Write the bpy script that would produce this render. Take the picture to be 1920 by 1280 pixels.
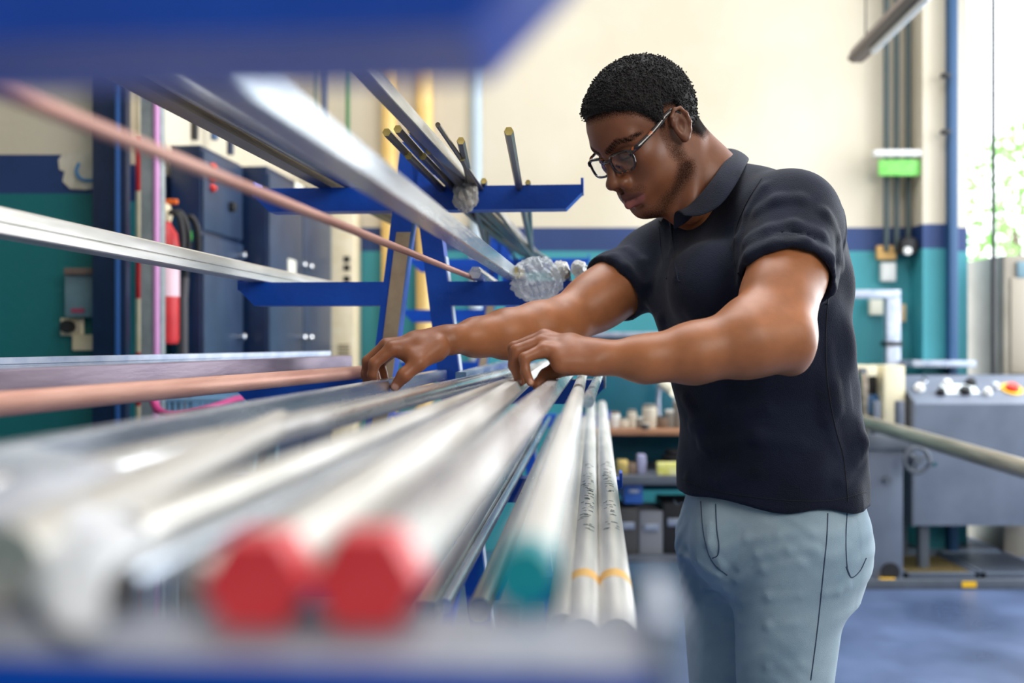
import bpy, bmesh, math, random
import numpy as np
from mathutils import Vector, Matrix
random.seed(7); np.random.seed(7)
for _o in list(bpy.data.objects): bpy.data.objects.remove(_o)
SC = bpy.context.scene; COL = SC.collection
HC = 1.24; F = 1867.0                     # camera height, focal length in pixels of the 1920 frame

# ---------------------------------------------------------------- camera
cam_d = bpy.data.cameras.new('camera'); cam = bpy.data.objects.new('camera', cam_d); COL.objects.link(cam)
cam.location = (0, 0, HC); cam.rotation_euler = (math.pi/2, 0, 0)
cam_d.sensor_width = 36.0; cam_d.lens = 36.0*F/1920; cam_d.clip_start = 0.02; cam_d.clip_end = 200
cam_d.dof.use_dof = True; cam_d.dof.focus_distance = 1.62; cam_d.dof.aperture_fstop = 2.6; cam_d.dof.aperture_blades = 0
SC.camera = cam
# ---------------------------------------------------------------- sky and light
w = bpy.data.worlds.new('World'); SC.world = w; w.use_nodes = True
bg = w.node_tree.nodes['Background']; bg.inputs[0].default_value = (0.90, 0.95, 1.0, 1); bg.inputs[1].default_value = 3.4
def area(name, loc, target, sx, sy, power, color):
    l = bpy.data.lights.new(name, 'AREA'); l.shape = 'RECTANGLE'; l.size = sx; l.size_y = sy; l.energy = power; l.color = color
    o = bpy.data.objects.new(name, l); COL.objects.link(o); o.location = loc
    o.rotation_euler = (Vector(target)-Vector(loc)).to_track_quat('-Z', 'Y').to_euler(); return o
area('door_light', (3.95, 4.85, 2.3), (0.4, 1.8, 1.2), 1.9, 2.8, 130, (0.93, 0.97, 1.0))
area('roof_light', (0.4, 2.9, 4.5), (0.3, 2.7, 0.0), 3.0, 3.0, 122, (0.97, 0.98, 1.0))
area('front_fill_light', (2.6, -2.2, 3.2), (0.4, 2.0, 1.2), 2.6, 2.0, 98, (1.0, 0.95, 0.88))  # added fill lamp for the camera-facing sides; no window stands there
SC.view_settings.view_transform = 'Standard'; SC.view_settings.look = 'None'
SC.view_settings.gamma = 1.0; SC.view_settings.use_curve_mapping = False; SC.view_settings.exposure = 0.38
try: SC.cycles.use_denoising = True
except Exception: pass

# ---------------------------------------------------------------- helpers
def P(px, py, d): return np.array([(px-960.0)*d/F, d, HC-(py-640.0)*d/F])
def lin(c):
    c = c/255.0
    return c/12.92 if c <= 0.04045 else ((c+0.055)/1.055)**2.4
def rgb(r, g, b): return (lin(r), lin(g), lin(b), 1.0)
MATS = {}
def mat(name, col, rough=0.5, metal=0.0, col2=None, scale=20.0, stretch=(1,1,1), bump=0.0, bscale=None, spec=0.5, lo=0.35, hi=0.65, detail=4.0, trans=0.0, coat=0.0, rvar=0.0, alpha=1.0, coord='Object', sheen=0.0):
    if name in MATS: return MATS[name]
    m = bpy.data.materials.new(name); m.use_nodes = True; nt = m.node_tree; N = nt.nodes; L = nt.links
    b = N['Principled BSDF']; b.inputs['Base Color'].default_value = col; b.inputs['Roughness'].default_value = rough; b.inputs['Metallic'].default_value = metal
    b.inputs['Specular IOR Level'].default_value = spec; b.inputs['Transmission Weight'].default_value = trans; b.inputs['Coat Weight'].default_value = coat; b.inputs['Alpha'].default_value = alpha
    if sheen: b.inputs['Sheen Weight'].default_value = sheen; b.inputs['Sheen Roughness'].default_value = 0.5
    m.diffuse_color = col
    if col2 is not None or bump or rvar:
        tc = N.new('ShaderNodeTexCoord'); mp = N.new('ShaderNodeMapping'); mp.inputs['Scale'].default_value = stretch
        L.new(tc.outputs[coord], mp.inputs['Vector'])
        nz = N.new('ShaderNodeTexNoise'); nz.inputs['Scale'].default_value = scale; nz.inputs['Detail'].default_value = detail
        L.new(mp.outputs[0], nz.inputs['Vector'])
        if col2 is not None:
            r = N.new('ShaderNodeValToRGB'); r.color_ramp.elements[0].position = lo; r.color_ramp.elements[1].position = hi
            r.color_ramp.elements[0].color = col; r.color_ramp.elements[1].color = col2
            L.new(nz.outputs['Fac'], r.inputs['Fac']); L.new(r.outputs['Color'], b.inputs['Base Color'])
        if rvar:
            mr = N.new('ShaderNodeMapRange'); mr.inputs['To Min'].default_value = max(0.02, rough-rvar); mr.inputs['To Max'].default_value = rough+rvar
            L.new(nz.outputs['Fac'], mr.inputs['Value']); L.new(mr.outputs[0], b.inputs['Roughness'])
        if bump:
            n2 = nz
            if bscale:
                n2 = N.new('ShaderNodeTexNoise'); n2.inputs['Scale'].default_value = bscale; n2.inputs['Detail'].default_value = 3; L.new(mp.outputs[0], n2.inputs['Vector'])
            bp = N.new('ShaderNodeBump'); bp.inputs['Strength'].default_value = bump; bp.inputs['Distance'].default_value = 0.01
            L.new(n2.outputs['Fac'], bp.inputs['Height']); L.new(bp.outputs['Normal'], b.inputs['Normal'])
    MATS[name] = m; return m

ORIG = {}
def _o(o, origin): ORIG[o.name] = np.array(origin, float)
def tag(o, label=None, cat=None, group=None, kind=None):
    if label: o['label'] = label
    if cat: o['category'] = cat
    if group: o['group'] = group
    if kind: o['kind'] = kind
    return o
def obj(name, V, Fc, m, parent=None, origin=None, sharp=35, smooth=True):
    V = np.asarray(V, float)
    if parent is not None: org = ORIG[parent.name]
    elif origin is not None: org = np.array(origin, float)
    else: org = np.array([(V[:,0].min()+V[:,0].max())/2, (V[:,1].min()+V[:,1].max())/2, V[:,2].min()])
    me = bpy.data.meshes.new(name); me.from_pydata([tuple(v) for v in (V-org)], [], [tuple(f) for f in Fc])
    if m is not None: me.materials.append(m)
    me.validate()
    bm = bmesh.new(); bm.from_mesh(me); bmesh.ops.recalc_face_normals(bm, faces=bm.faces); bm.to_mesh(me); bm.free()
    if smooth:
        me.polygons.foreach_set('use_smooth', [True]*len(me.polygons)); me.set_sharp_from_angle(angle=math.radians(sharp))
    o = bpy.data.objects.new(name, me); COL.objects.link(o)
    if parent is not None: o.parent = parent; ORIG[o.name] = org
    else: o.location = org; ORIG[o.name] = org
    return o
def empty(name, loc, label=None, cat=None, group=None):
    o = bpy.data.objects.new(name, None); COL.objects.link(o); o.location = tuple(loc); o.empty_display_size = 0.1; _o(o, loc)
    return tag(o, label, cat, group)
class MB:
    def __init__(s): s.V = []; s.F = []
    def add(s, V, Fc):
        n = len(s.V); s.V += [tuple(v) for v in V]; s.F += [tuple(i+n for i in f) for f in Fc]; return s
    def box(s, c, size, R=None, bev=0.0):
        c = np.array(c, float); h = np.array(size, float)/2
        bm = bmesh.new(); bmesh.ops.create_cube(bm, size=1.0)
        for v in bm.verts: v.co = Vector((v.co.x*2*h[0], v.co.y*2*h[1], v.co.z*2*h[2]))
        if bev > 0: bmesh.ops.bevel(bm, geom=list(bm.edges), offset=min(bev, 0.45*2*h.min()), segments=2, affect='EDGES', profile=0.6)
        bm.verts.index_update(); V = np.array([v.co for v in bm.verts]); Fc = [[v.index for v in f.verts] for f in bm.faces]; bm.free()
        if R is not None: V = V @ np.array(R).T
        return s.add(V+c, Fc)
    def b2(s, lo, hi, bev=0.0):
        lo = np.array(lo, float); hi = np.array(hi, float); return s.box((lo+hi)/2, np.abs(hi-lo), bev=bev)
    def tube(s, pts, r, n=12, cap=True, prof=None, rot=0.0):
        """sweep a circle of radius r (or profile list of (a,b)) along pts"""
        pts = [np.array(p, float) for p in pts]; k = len(pts)
        rs = r if hasattr(r, '__len__') else [r]*k
        T = []
        for i in range(k):
            t = pts[min(i+1, k-1)]-pts[max(i-1, 0)]; T.append(t/np.linalg.norm(t))
        up = np.array([0, 0, 1.0]) if abs(T[0][2]) < 0.9 else np.array([0, 1.0, 0])
        u = np.cross(T[0], up); u /= np.linalg.norm(u); V = []
        if prof is None: pr = [(math.cos(2*math.pi*j/n+rot), math.sin(2*math.pi*j/n+rot)) for j in range(n)]
        else: pr = prof; n = len(pr)
        for i in range(k):
            u = u-T[i]*np.dot(u, T[i]); u /= np.linalg.norm(u); v = np.cross(u, T[i])
            for a, b in pr: V.append(pts[i]+rs[i]*(a*u+b*v))
        Fc = []
        for i in range(k-1):
            for j in range(n):
                a = i*n+j; b = i*n+(j+1) % n; Fc.append((a, b, b+n, a+n))
        if cap: Fc.append(tuple(range(n))[::-1]); Fc.append(tuple((k-1)*n+j for j in range(n)))
        return s.add(V, Fc)
    def lathe(s, c, prof, n=20, axis='z', cap=True):
        V = []; c = np.array(c, float)
        for r, z in prof:
            for j in range(n):
                a = 2*math.pi*j/n; p = (r*math.cos(a), r*math.sin(a), z)
                if axis == 'y': p = (p[0], p[2], p[1])
                if axis == 'x': p = (p[2], p[0], p[1])
                V.append(c+np.array(p))
        k = len(prof); Fc = []
        for i in range(k-1):
            for j in range(n):
                a = i*n+j; b = i*n+(j+1) % n; Fc.append((a, b, b+n, a+n))
        if cap: Fc.append(tuple(range(n))[::-1]); Fc.append(tuple((k-1)*n+j for j in range(n)))
        return s.add(V, Fc)
    def prism(s, poly, a, b):
        """poly: 3d points, extruded by vector (a->b given as offset vectors)"""
        poly = [np.array(p, float) for p in poly]; n = len(poly); a = np.array(a, float); b = np.array(b, float)
        V = [p+a for p in poly]+[p+b for p in poly]
        Fc = [tuple(range(n))[::-1], tuple(range(n, 2*n))]+[(i, (i+1) % n, (i+1) % n+n, i+n) for i in range(n)]
        return s.add(V, Fc)
    def build(s, name, m, parent=None, origin=None, sharp=35, smooth=True):
        return obj(name, s.V, s.F, m, parent, origin, sharp, smooth)
def rotz(a): c, s_ = math.cos(a), math.sin(a); return np.array([[c, -s_, 0], [s_, c, 0], [0, 0, 1.0]])
def bez(pts, n=24):
    """Catmull-Rom through points"""
    p = [np.array(q, float) for q in pts]; p = [2*p[0]-p[1]]+p+[2*p[-1]-p[-2]]; out = []
    for i in range(1, len(p)-2):
        for t in np.linspace(0, 1, n, endpoint=False):
            out.append(0.5*((2*p[i])+(-p[i-1]+p[i+1])*t+(2*p[i-1]-5*p[i]+4*p[i+1]-p[i+2])*t*t+(-p[i-1]+3*p[i]-3*p[i+1]+p[i+2])*t**3))
    out.append(p[-2]); return out
# ================================================================ the setting
YB = 5.9; BA = math.radians(4.84); TB = math.tan(BA)
NAVY_TOP = HC+0.675; NAVY_LO = HC+0.535
def wall_mat(name, teal):
    m = bpy.data.materials.new(name); m.use_nodes = True; nt = m.node_tree; N = nt.nodes; L = nt.links; b = N['Principled BSDF']
    geo = N.new('ShaderNodeNewGeometry'); sep = N.new('ShaderNodeSeparateXYZ'); L.new(geo.outputs['Position'], sep.inputs[0])
    nz = N.new('ShaderNodeTexNoise'); nz.inputs['Scale'].default_value = 1.6; nz.inputs['Detail'].default_value = 6; L.new(geo.outputs['Position'], nz.inputs['Vector'])
    def step(z):
        s = N.new('ShaderNodeMath'); s.operation = 'GREATER_THAN'; s.inputs[1].default_value = z; L.new(sep.outputs['Z'], s.inputs[0]); return s.outputs[0]
    def ramp(c1, c2, lo, hi):
        r = N.new('ShaderNodeValToRGB'); r.color_ramp.elements[0].color = c1; r.color_ramp.elements[1].color = c2; r.color_ramp.elements[0].position = lo; r.color_ramp.elements[1].position = hi; L.new(nz.outputs['Fac'], r.inputs['Fac']); return r.outputs[0]
    def mix(f, a, c):
        x = N.new('ShaderNodeMix'); x.data_type = 'RGBA'; L.new(f, x.inputs[0]); L.new(a, x.inputs[6]); L.new(c, x.inputs[7]); return x.outputs[2]
    cream = ramp(rgb(208, 196, 172), rgb(220, 210, 190), 0.3, 0.7)
    tl = ramp(teal, tuple(min(1, c*1.25) for c in teal[:3])+(1,), 0.35, 0.7); nv = ramp(rgb(22, 48, 98), rgb(28, 60, 116), 0.3, 0.7)
    out = mix(step(NAVY_LO), tl, nv); out = mix(step(NAVY_TOP), out, cream)
    L.new(out, b.inputs['Base Color']); b.inputs['Roughness'].default_value = 0.55
    n2 = N.new('ShaderNodeTexNoise'); n2.inputs['Scale'].default_value = 40; L.new(geo.outputs['Position'], n2.inputs['Vector'])
    bp = N.new('ShaderNodeBump'); bp.inputs['Strength'].default_value = 0.15; bp.inputs['Distance'].default_value = 0.01; L.new(n2.outputs['Fac'], bp.inputs['Height']); L.new(bp.outputs[0], b.inputs['Normal'])
    return m
WALL = wall_mat('painted_wall', rgb(50, 136, 146)); WALL2 = wall_mat('painted_wall_shaded', rgb(4, 102, 106))  # second copy has the left side's shade put into a darker teal
def struct(name, mb, m): return tag(mb.build(name, m), kind='structure')
FLOORM = mat('polished_concrete', rgb(58, 72, 100), rough=0.32, col2=rgb(84, 100, 134), scale=2.2, detail=8, bump=0.12, bscale=14, rvar=0.12, spec=0.6)
struct('floor', MB().b2((-5, -4, -0.1), (7.5, YB+0.1, 0)), FLOORM)
struct('wall_back', MB().b2((-1.6, YB, 0), (2.70, YB+0.25, 4.6)), WALL)
struct('wall_left', MB().b2((-4.6, 3.6, 0), (-1.49, 3.85, 4.6)), WALL2)
# the recess wall behind the cabinets runs with the racks
a0 = np.array([-1.41+TB*(3.8-4), 3.8, 0]); a1 = np.array([-1.41+TB*(6.0-4), 6.0, 0]); nrm = np.array([-math.cos(BA), math.sin(BA), 0])
mb = MB(); mb.prism([a0, a1, a1+(0, 0, 4.6), a0+(0, 0, 4.6)], (0, 0, 0), nrm*0.2); struct('wall_recess', mb, WALL)
struct('wall_right', MB().b2((3.75, -4, 0), (4.0, 4.2, 0.95)).b2((3.75, -4, 3.7), (4.0, 4.2, 4.6)).b2((3.75, -4, .95), (4.0, 1.4, 3.7)), WALL)
struct('wall_far_left', MB().b2((-4.85, -4, 0), (-4.6, 3.85, 4.6)), WALL2)
struct('wall_front', MB().b2((-4.85, -4.25, 0), (4.0, -4, 4.6)), WALL)
struct('ceiling', MB().b2((-4.85, -4.25, 4.6), (4.0, YB+.25, 4.8)), mat('white_ceiling', rgb(225, 225, 222), rough=.8, col2=rgb(215, 216, 214), scale=2))
# pilaster in the corner beside the doorway
struct('trim_1', MB().b2((P(1730, 0, 5.72)[0], 5.72, 0), (P(1783, 0, 5.72)[0], YB, 4.6)), WALL)
DFR = mat('door_frame_blue', rgb(38, 78, 118), rough=0.45)
struct('door_1', MB().b2((P(1781, 0, 5.66)[0], 5.66, 0), (P(1797, 0, 5.66)[0], YB+0.27, 4.6), 0.006).b2((P(1797, 0, 5.66)[0], 5.7, 4.3), (5.6, YB+.25, 4.6)), DFR)
# outside
GROUND = mat('outdoor_paving', rgb(205, 205, 200), rough=0.9, col2=rgb(225, 225, 222), scale=3)
struct('ground', MB().b2((2.0, YB+0.12, -0.12), (16, 24, -0.02)), GROUND)
struct('wall_yard', MB().b2((3.0, 17, -0.02), (16, 17.3, 1.5)), mat('yard_wall_white', rgb(235, 235, 232), rough=0.8, col2=rgb(222, 224, 224), scale=2))

# ================================================================ bar racks
BLUE = mat('rack_blue_paint', rgb(2, 64, 170), rough=0.38, col2=rgb(4, 80, 194), scale=9, detail=6, bump=0.10, bscale=60, rvar=0.08, spec=0.5, lo=.3, hi=.7)
DUST = mat('bare_primer', rgb(158, 136, 112), rough=0.7, col2=rgb(176, 156, 130), scale=18, bump=0.1, lo=.35, hi=.6)
GALV = mat('worn_zinc_and_lit_side', rgb(176, 182, 196), rough=0.45, metal=0.6, col2=rgb(150, 160, 180), scale=25)
WORN = mat('worn_arm_top', rgb(112, 114, 122), rough=.5, metal=.3, col2=rgb(150, 154, 166), scale=14)
LEV = [0.326, 0.126, -0.080, -0.286, -0.49]; ARM = [0.350, 0.382, 0.396, 0.43, 0.42]
def leg_x(z, s):    # centre of the leg at world height z
    return s*(0.008+0.128*(1.66-z))
def rack(loc, label):
    """A-frame stanchion: two leaning legs, cross arms on five levels, stops, feet"""
    root = empty('bar_rack_frame', loc, label, 'rack', 'blue A-frame racks under the metal bars'); root.rotation_euler = (0, 0, -BA)
    def part(mb, name, m, sharp=35):
        me_o = obj(name, np.array(mb.V)+np.array(loc), mb.F, m, root, sharp=sharp); return me_o
    hw = 0.0225
    for s in (-1, 1):
        top = np.array([leg_x(1.66, s), 0, 1.66]); bot = np.array([leg_x(0.0, s), 0, 0.0])
        q = [bot+(-hw, 0, 0), bot+(hw, 0, 0), top+(hw, 0, 0), top+(-hw, 0, 0)]
        lg = part(MB().prism(q, (0, -0.026, 0), (0, 0.026, 0)), 'leg', BLUE)
        z0, z1 = 0.35, 1.47
        if s < 0:
            q = [np.array([leg_x(z, s)+dx, -0.027, z]) for z, dx in ((z0, -0.008), (z0, hw), (z1, hw), (z1, -0.008))]
            tag(part(MB().prism(q, (0, -0.002, 0), (0, 0, 0)), 'front_plate', DUST), 'bare beige strip on the blue leg')
        else:
            q = [np.array([leg_x(z, s)+hw, dy, z]) for z, dy in ((0.3, -0.02), (0.3, 0.02), (1.42, 0.02), (1.42, -0.02))]
            tag(part(MB().prism(q, (0, 0, 0), (0.002, 0, 0)), 'lit_side_strip', GALV), 'pale strip along the leg with the door light painted in')  # bright door light on the leg's side face, painted as a pale strip
    part(MB().box((0, 0, 1.655), (0.05, 0.06, 0.04), bev=0.004), 'apex_plate', BLUE)
    for i, (lz, L_) in enumerate(zip(LEV, ARM)):
        zt = HC+lz; zb = zt-0.05
        for s in (-1, 1):
            x0 = leg_x(zb+.02, s)+s*0.015
            q = [(x0, 0, zt), (s*L_, 0, zt), (s*L_, 0, zt-0.016), (s*(L_-0.034), 0, zb), (x0, 0, zb)]
            arm = part(MB().prism(q, (0, -0.025, 0), (0, 0.025, 0)), 'arm', BLUE, 20)
            part(MB().b2((s*L_-0.003, -0.025, zt-0.017), (s*L_+0.003, 0.025, zt+0.014), 0.001), 'end_stop', BLUE if i != 2 else GALV)
            if i == 2: part(MB().b2((min(x0, s*(L_-.004)), -0.0245, zt), (max(x0, s*(L_-.004)), 0.0245, zt+.0006)), 'wear_strip', WORN)
    for z in (0.30,):
        w_ = leg_x(z, 1); part(MB().box((0, 0, z), (2*w_, 0.04, 0.04), bev=.003), 'cross_brace', BLUE)
    part(MB().box((0, 0, 0.012), (0.62, 0.09, 0.024), bev=.003), 'foot', BLUE)
    return root
def along(y, x=0.0):
    """point on the rack axis: y metres from the far frame, x across"""
    c = np.array([(783-960)*2.12/F, 2.12, 0.0]); B = np.array([math.sin(BA), math.cos(BA), 0]); A = np.array([math.cos(BA), -math.sin(BA), 0])
    return c+B*y+A*x
rack(along(0), 'blue steel A-frame rack whose arms stand just beyond the man\'s hands')
rack(along(-1.83), 'nearest blue rack frame, blurred, with arms across the top and bottom of view')
rack(along(1.83), 'farthest blue rack frame, seen low behind the plastic bag and thin bars')

# ================================================================ bars
def metal(name, c1, c2, rough=0.3, met=0.9, sc=6, bump=0.05):
    return mat(name, c1, rough=rough, metal=met, col2=c2, scale=sc, stretch=(6, 0.5, 6), detail=6, rvar=0.10, bump=bump, bscale=30)
ALU = metal('aluminium', rgb(205, 205, 205), rgb(226, 226, 226), 0.28)
ALUC = metal('aluminium_chalky', rgb(192, 188, 180), rgb(218, 215, 210), 0.40, 0.8)
ALUB = metal('aluminium_cold', rgb(196, 206, 220), rgb(226, 232, 240), 0.25)
STEEL = metal('dark_steel', rgb(118, 108, 98), rgb(150, 140, 128), 0.34)
STEEL2 = metal('grey_steel', rgb(150, 150, 150), rgb(186, 184, 180), 0.30)
PURP = metal('mill_scale_steel', rgb(132, 118, 134), rgb(156, 142, 156), 0.45, 0.6)
COPPER = metal('dusty_copper_rod', rgb(196, 142, 124), rgb(214, 164, 146), 0.5, 0.35)
PINKR = metal('dull_bronze_rod', rgb(170, 120, 106), rgb(196, 150, 136), 0.5, 0.4)
BRASS = metal('sawn_brass', rgb(196, 170, 96), rgb(222, 200, 130), 0.4, 0.7)
WHITE = metal('white_coated_tube', rgb(208, 206, 200), rgb(230, 228, 224), 0.38, 0.55)
RED = mat('red_plastic', rgb(216, 52, 62), rough=0.42, col2=rgb(222, 66, 74), scale=30)
TEALC = mat('teal_plastic', rgb(0, 134, 146), rough=0.4, col2=rgb(10, 146, 158), scale=30)
AMBER = mat('amber_tape', rgb(206, 160, 84), rough=0.5, col2=rgb(214, 172, 100), scale=40)
INK = mat('stencil_ink', rgb(96, 112, 120), rough=0.8)
SQ = [(-1, -1), (1, -1), (1, 1), (-1, 1)]
def prof_sq(bev=0.12):
    return [(-1, -1+bev), (-1+bev, -1), (1-bev, -1), (1, -1+bev), (1, 1-bev), (1-bev, 1), (-1+bev, 1), (-1, 1-bev)]
HEX = [(math.cos(math.pi/3*k)*1.1547, math.sin(math.pi/3*k)*1.1547) for k in range(6)]
FLAT = [(-1.25, -.85), (-.55, -.85), (-.45, -.95), (1.15, -.95), (1.25, -.85), (1.25, -.25), (1.17, -.18), (1.25, -.10), (1.25, .2), (1.15, .75), (.8, .95), (-1.1, .95), (-1.25, .8)]
CHAN = [(-1, -1), (1, -1), (1, -.2), (.85, -.1), (.85, .1), (1, .2), (1, 1), (-1, 1)]
KIND = {'round': ('round_bar', None), 'hex': ('hexagonal_bar', HEX), 'square': ('square_bar', prof_sq()), 'flat': ('profile_bar', FLAT), 'chan': ('profile_bar', CHAN)}
def bar(kind, lev, px1, d1, px2, d2, r, m, label, lift=0.0, sag=0.0, end=None, name=None, n=20, tilt=0.0, y0=None, y1=None):
    """bar resting on rack level lev; axis passes pixel columns px1 at depth d1 and px2 at depth d2; drawn from depth y0 to y1"""
    z = HC+LEV[lev]+r*(1.0 if kind != 'hex' else 1.0)+lift
    p1 = np.array([(px1-960)*d1/F, d1, z]); p2 = np.array([(px2-960)*d2/F, d2, z+tilt])
    dv = (p2-p1)/(d2-d1)
    a = p1+dv*((y0 if y0 is not None else d1)-d1); b = p1+dv*((y1 if y1 is not None else d2)-d1)
    k = 9 if sag else 2
    pts = [a+(b-a)*t+np.array([0, 0, -sag*4*t*(1-t)]) for t in np.linspace(0, 1, k)]
    nm, pr = KIND[kind]
    o = MB().tube(pts, r, n=n, prof=pr).build(name or nm, m, origin=pts[0], sharp=32)
    tag(o, label, 'bar')
    T = (pts[1]-pts[0]); T /= np.linalg.norm(T)
    if end is not None:
        ename, em, ln, gr = end
        tag(MB().tube([pts[0]-T*ln, pts[0]+T*(0.012 if ln > .003 else 0.0005)], r*gr, n=n, prof=pr).build(ename, em, o, sharp=32), ename.replace('_', ' '))
    return o, pts, T
G1 = 'bars on the front lower level'
# --- front lower level, left to right
bar('square', 2, 36, .59, 724, 1.56, .0105, ALUB, 'pale square bar under the thumb of the far hand, outermost left of the lower row', y0=.42, y1=2.082)
bar('square', 2, 872, 2.0, 962, 3.4, .0105, ALUB, 'pale square bar running on past the right leg of the rack', y0=1.93, y1=3.4)
bar('round', 2, 640, .933, 895, 1.73, .0115, ALU, 'silver round tube just right of the square bar under the far hand', y0=.40, y1=3.4)
bar('round', 2, 600, .60, 955, 1.71, .0095, ALUC, 'cream dull round bar, third from the left in the lower row', y0=.36, y1=1.9)
bar('round', 2, 222, .295, 944, 1.49, .0078, ALUB, 'thin bright rod with a dark open round end, left of the red caps', end=('tube_mouth', mat('dark_bore', rgb(70, 66, 62), rough=.8), .001, .72), y1=1.46)
bar('round', 2, 362, .30, 960, 1.60, .0065, ALUC, 'dull beige rod tucked between the dark-ended rod and the first red cap', y1=.5)
bar('round', 2, -2, .30, 560, .9, .0125, ALUC, 'beige blurred round bar end at the left edge under the white film', y1=.8)
bar('hex', 2, 487, .283, 966, 1.47, .0120, ALUC, 'hexagonal bar with a red end cap, left one of the two', end=('end_cap', RED, .006, 1.06), y1=3.0)
bar('hex', 2, 692, .283, 1040, 1.47, .0125, ALU, 'hexagonal bar with a red end cap, right one of the two', end=('end_cap', RED, .006, 1.06), y1=3.0)
bar('round', 2, 987, .303, 1085, 1.47, .0092, WHITE, 'white round tube with a teal end cap at the front of the rack', end=('end_cap', TEALC, .006, 1.06), y1=2.5)
bar('round', 2, 1106, 1.30, 1115, 1.62, .0080, ALU, 'short silver tube right beside the teal-capped tube near the man\'s wrist', y0=1.2, y1=2.4)
# --- level below
o, pts, T = bar('round', 3, 1092, .93, 1108, 4.2, .0185, WHITE, 'long white stencilled tube, left of the amber-banded pair', y0=.90, y1=4.2, n=28); tubeL = (o, pts, T)
o, pts, T = bar('round', 3, 1157, .93, 1128.5, 4.2, .0185, WHITE, 'long white stencilled tube, right of the amber-banded pair', y0=.90, y1=4.2, n=28); tubeR = (o, pts, T)
for (o, pts, T) in (tubeL, tubeR):
    s0 = pts[0]+T*0.16
    tag(MB().tube([s0, s0+T*0.035], .0187, n=28).build('tape_band', AMBER, o), 'amber tape band')
    u = np.cross(T, (0, 0, 1.0)); u /= np.linalg.norm(u)
    rng = random.Random(3 if o is tubeL[0] else 5)
    mbk = MB()
    for s in np.arange(.42, 1.15, .028):             # stencilled figures along the top of the tube
        if rng.random() < .2: continue
        for _ in range(rng.randint(2, 3)):
            a0_ = math.radians(rng.uniform(52, 105)); a1_ = a0_+math.radians(rng.uniform(8, 30)); q = []
            ss = s+rng.uniform(0, .016); wd = rng.uniform(.003, .006)
            seg = [a0_+(a1_-a0_)*t for t in np.linspace(0, 1, 5)]
            c0 = [pts[0]+T*ss+.0188*(u*math.cos(a)+np.array([0, 0, 1])*math.sin(a)) for a in seg]
            c1 = [p+T*wd for p in c0]
            n0 = len(c0); mbk.add(c0+c1, [(i, i+1, i+1+n0, i+n0) for i in range(n0-1)])
    tag(mbk.build('stencil_marks', INK, o), 'faded grey stencilled figures', kind='stuff')
bar('round', 3, 1056, .95, 1098, 4.0, .0165, ALUC, 'beige tube half hidden left of the two stencilled tubes', y0=.93, y1=3.4)
bar('round', 3, 862, 1.17, 1030, 3.6, .0078, ALUB, 'thin bright rod running deep down between the red and teal capped bars', y0=1.05, y1=3.6)
bar('round', 3, 925, 1.17, 1048, 3.6, .012, STEEL2, 'grey bar in the dark gap on the level below, left of the teal cap', y0=1.02, y1=3.6)
bar('square', 3, 975, 1.17, 1068, 3.6, .011, PURP, 'dim square bar in the gap below the teal-capped tube', y0=1.0, y1=3.4)
bar('square', 3, 780, 1.17, 1000, 3.6, .013, STEEL, 'dark square bar on the level below under the red-capped bars', y0=1.0, y1=3.4)
bar('round', 3, 700, 1.17, 962, 3.6, .012, PURP, 'dull round bar deep under the left red-capped bar', y0=1.0, y1=3.4)
bar('square', 3, 838, 1.17, 1016, 3.6, .010, STEEL2, 'narrow grey square bar below, left of the thin bright rod', y0=1.02, y1=3.4)
# --- left lower level
bar('square', 2, 0, 1.19, 650, 2.36, .0135, PURP, 'purple-grey square bar between the copper bar and the zinc channel', y0=.45, y1=2.36, lift=.02)
bar('chan', 2, -60, 1.55, 612, 2.70, .0130, GALV, 'zinc-grey channel bar lying farthest left on the lower level', y0=.55, y1=2.70, lift=.028)
bar('round', 2, 0, 1.05, 690, 2.18, .0140, COPPER, 'dusty copper-coloured round bar on the left lower level', y0=.40, y1=2.18)
# --- middle level
bar('square', 1, 478, .5545, 962, 2.05, .0120, ALUB, 'thick silver square bar slanting across the middle down to the plastic bag', y0=.22, y1=2.12)
bar('round', 1, 40, .536, 886, 2.05, .0052, PINKR, 'thin dull bronze rod crossing the whole left half', y0=.25, y1=2.08, n=12)
X_ = lambda d: (-.550+TB*(d-2.1))
o = bar('flat', 1, 960+X_(1.0)*F/1.0, 1.0, 960+X_(2.1)*F/2.1, 2.1, .0185, ALUC, 'wide grooved profile bar on the left middle arm', y0=.30, y1=2.85)
bar('hex', 1, 890, 1.97, 925, 2.4, .0115, ALU, 'short pale hexagonal bar end on the middle arm by the bronze rod tip', y0=1.985, y1=2.9)
bar('round', 1, 972, 1.96, 985, 2.4, .0115, STEEL2, 'round bar with brass-coloured sawn end against the plastic bag', end=('sawn_end', BRASS, .001, .97), y0=1.98, y1=2.9)
bar('round', 1, 1086, 1.99, 1090, 2.4, .0100, STEEL2, 'round bar end wrapped in white film near the tip of the middle arm', y0=1.995, y1=2.8)
bar('round', 1, 1060, 1.99, 1064, 2.4, .0105, STEEL, 'dark round bar end under the bag on the middle arm', y0=2.0, y1=2.8)
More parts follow.
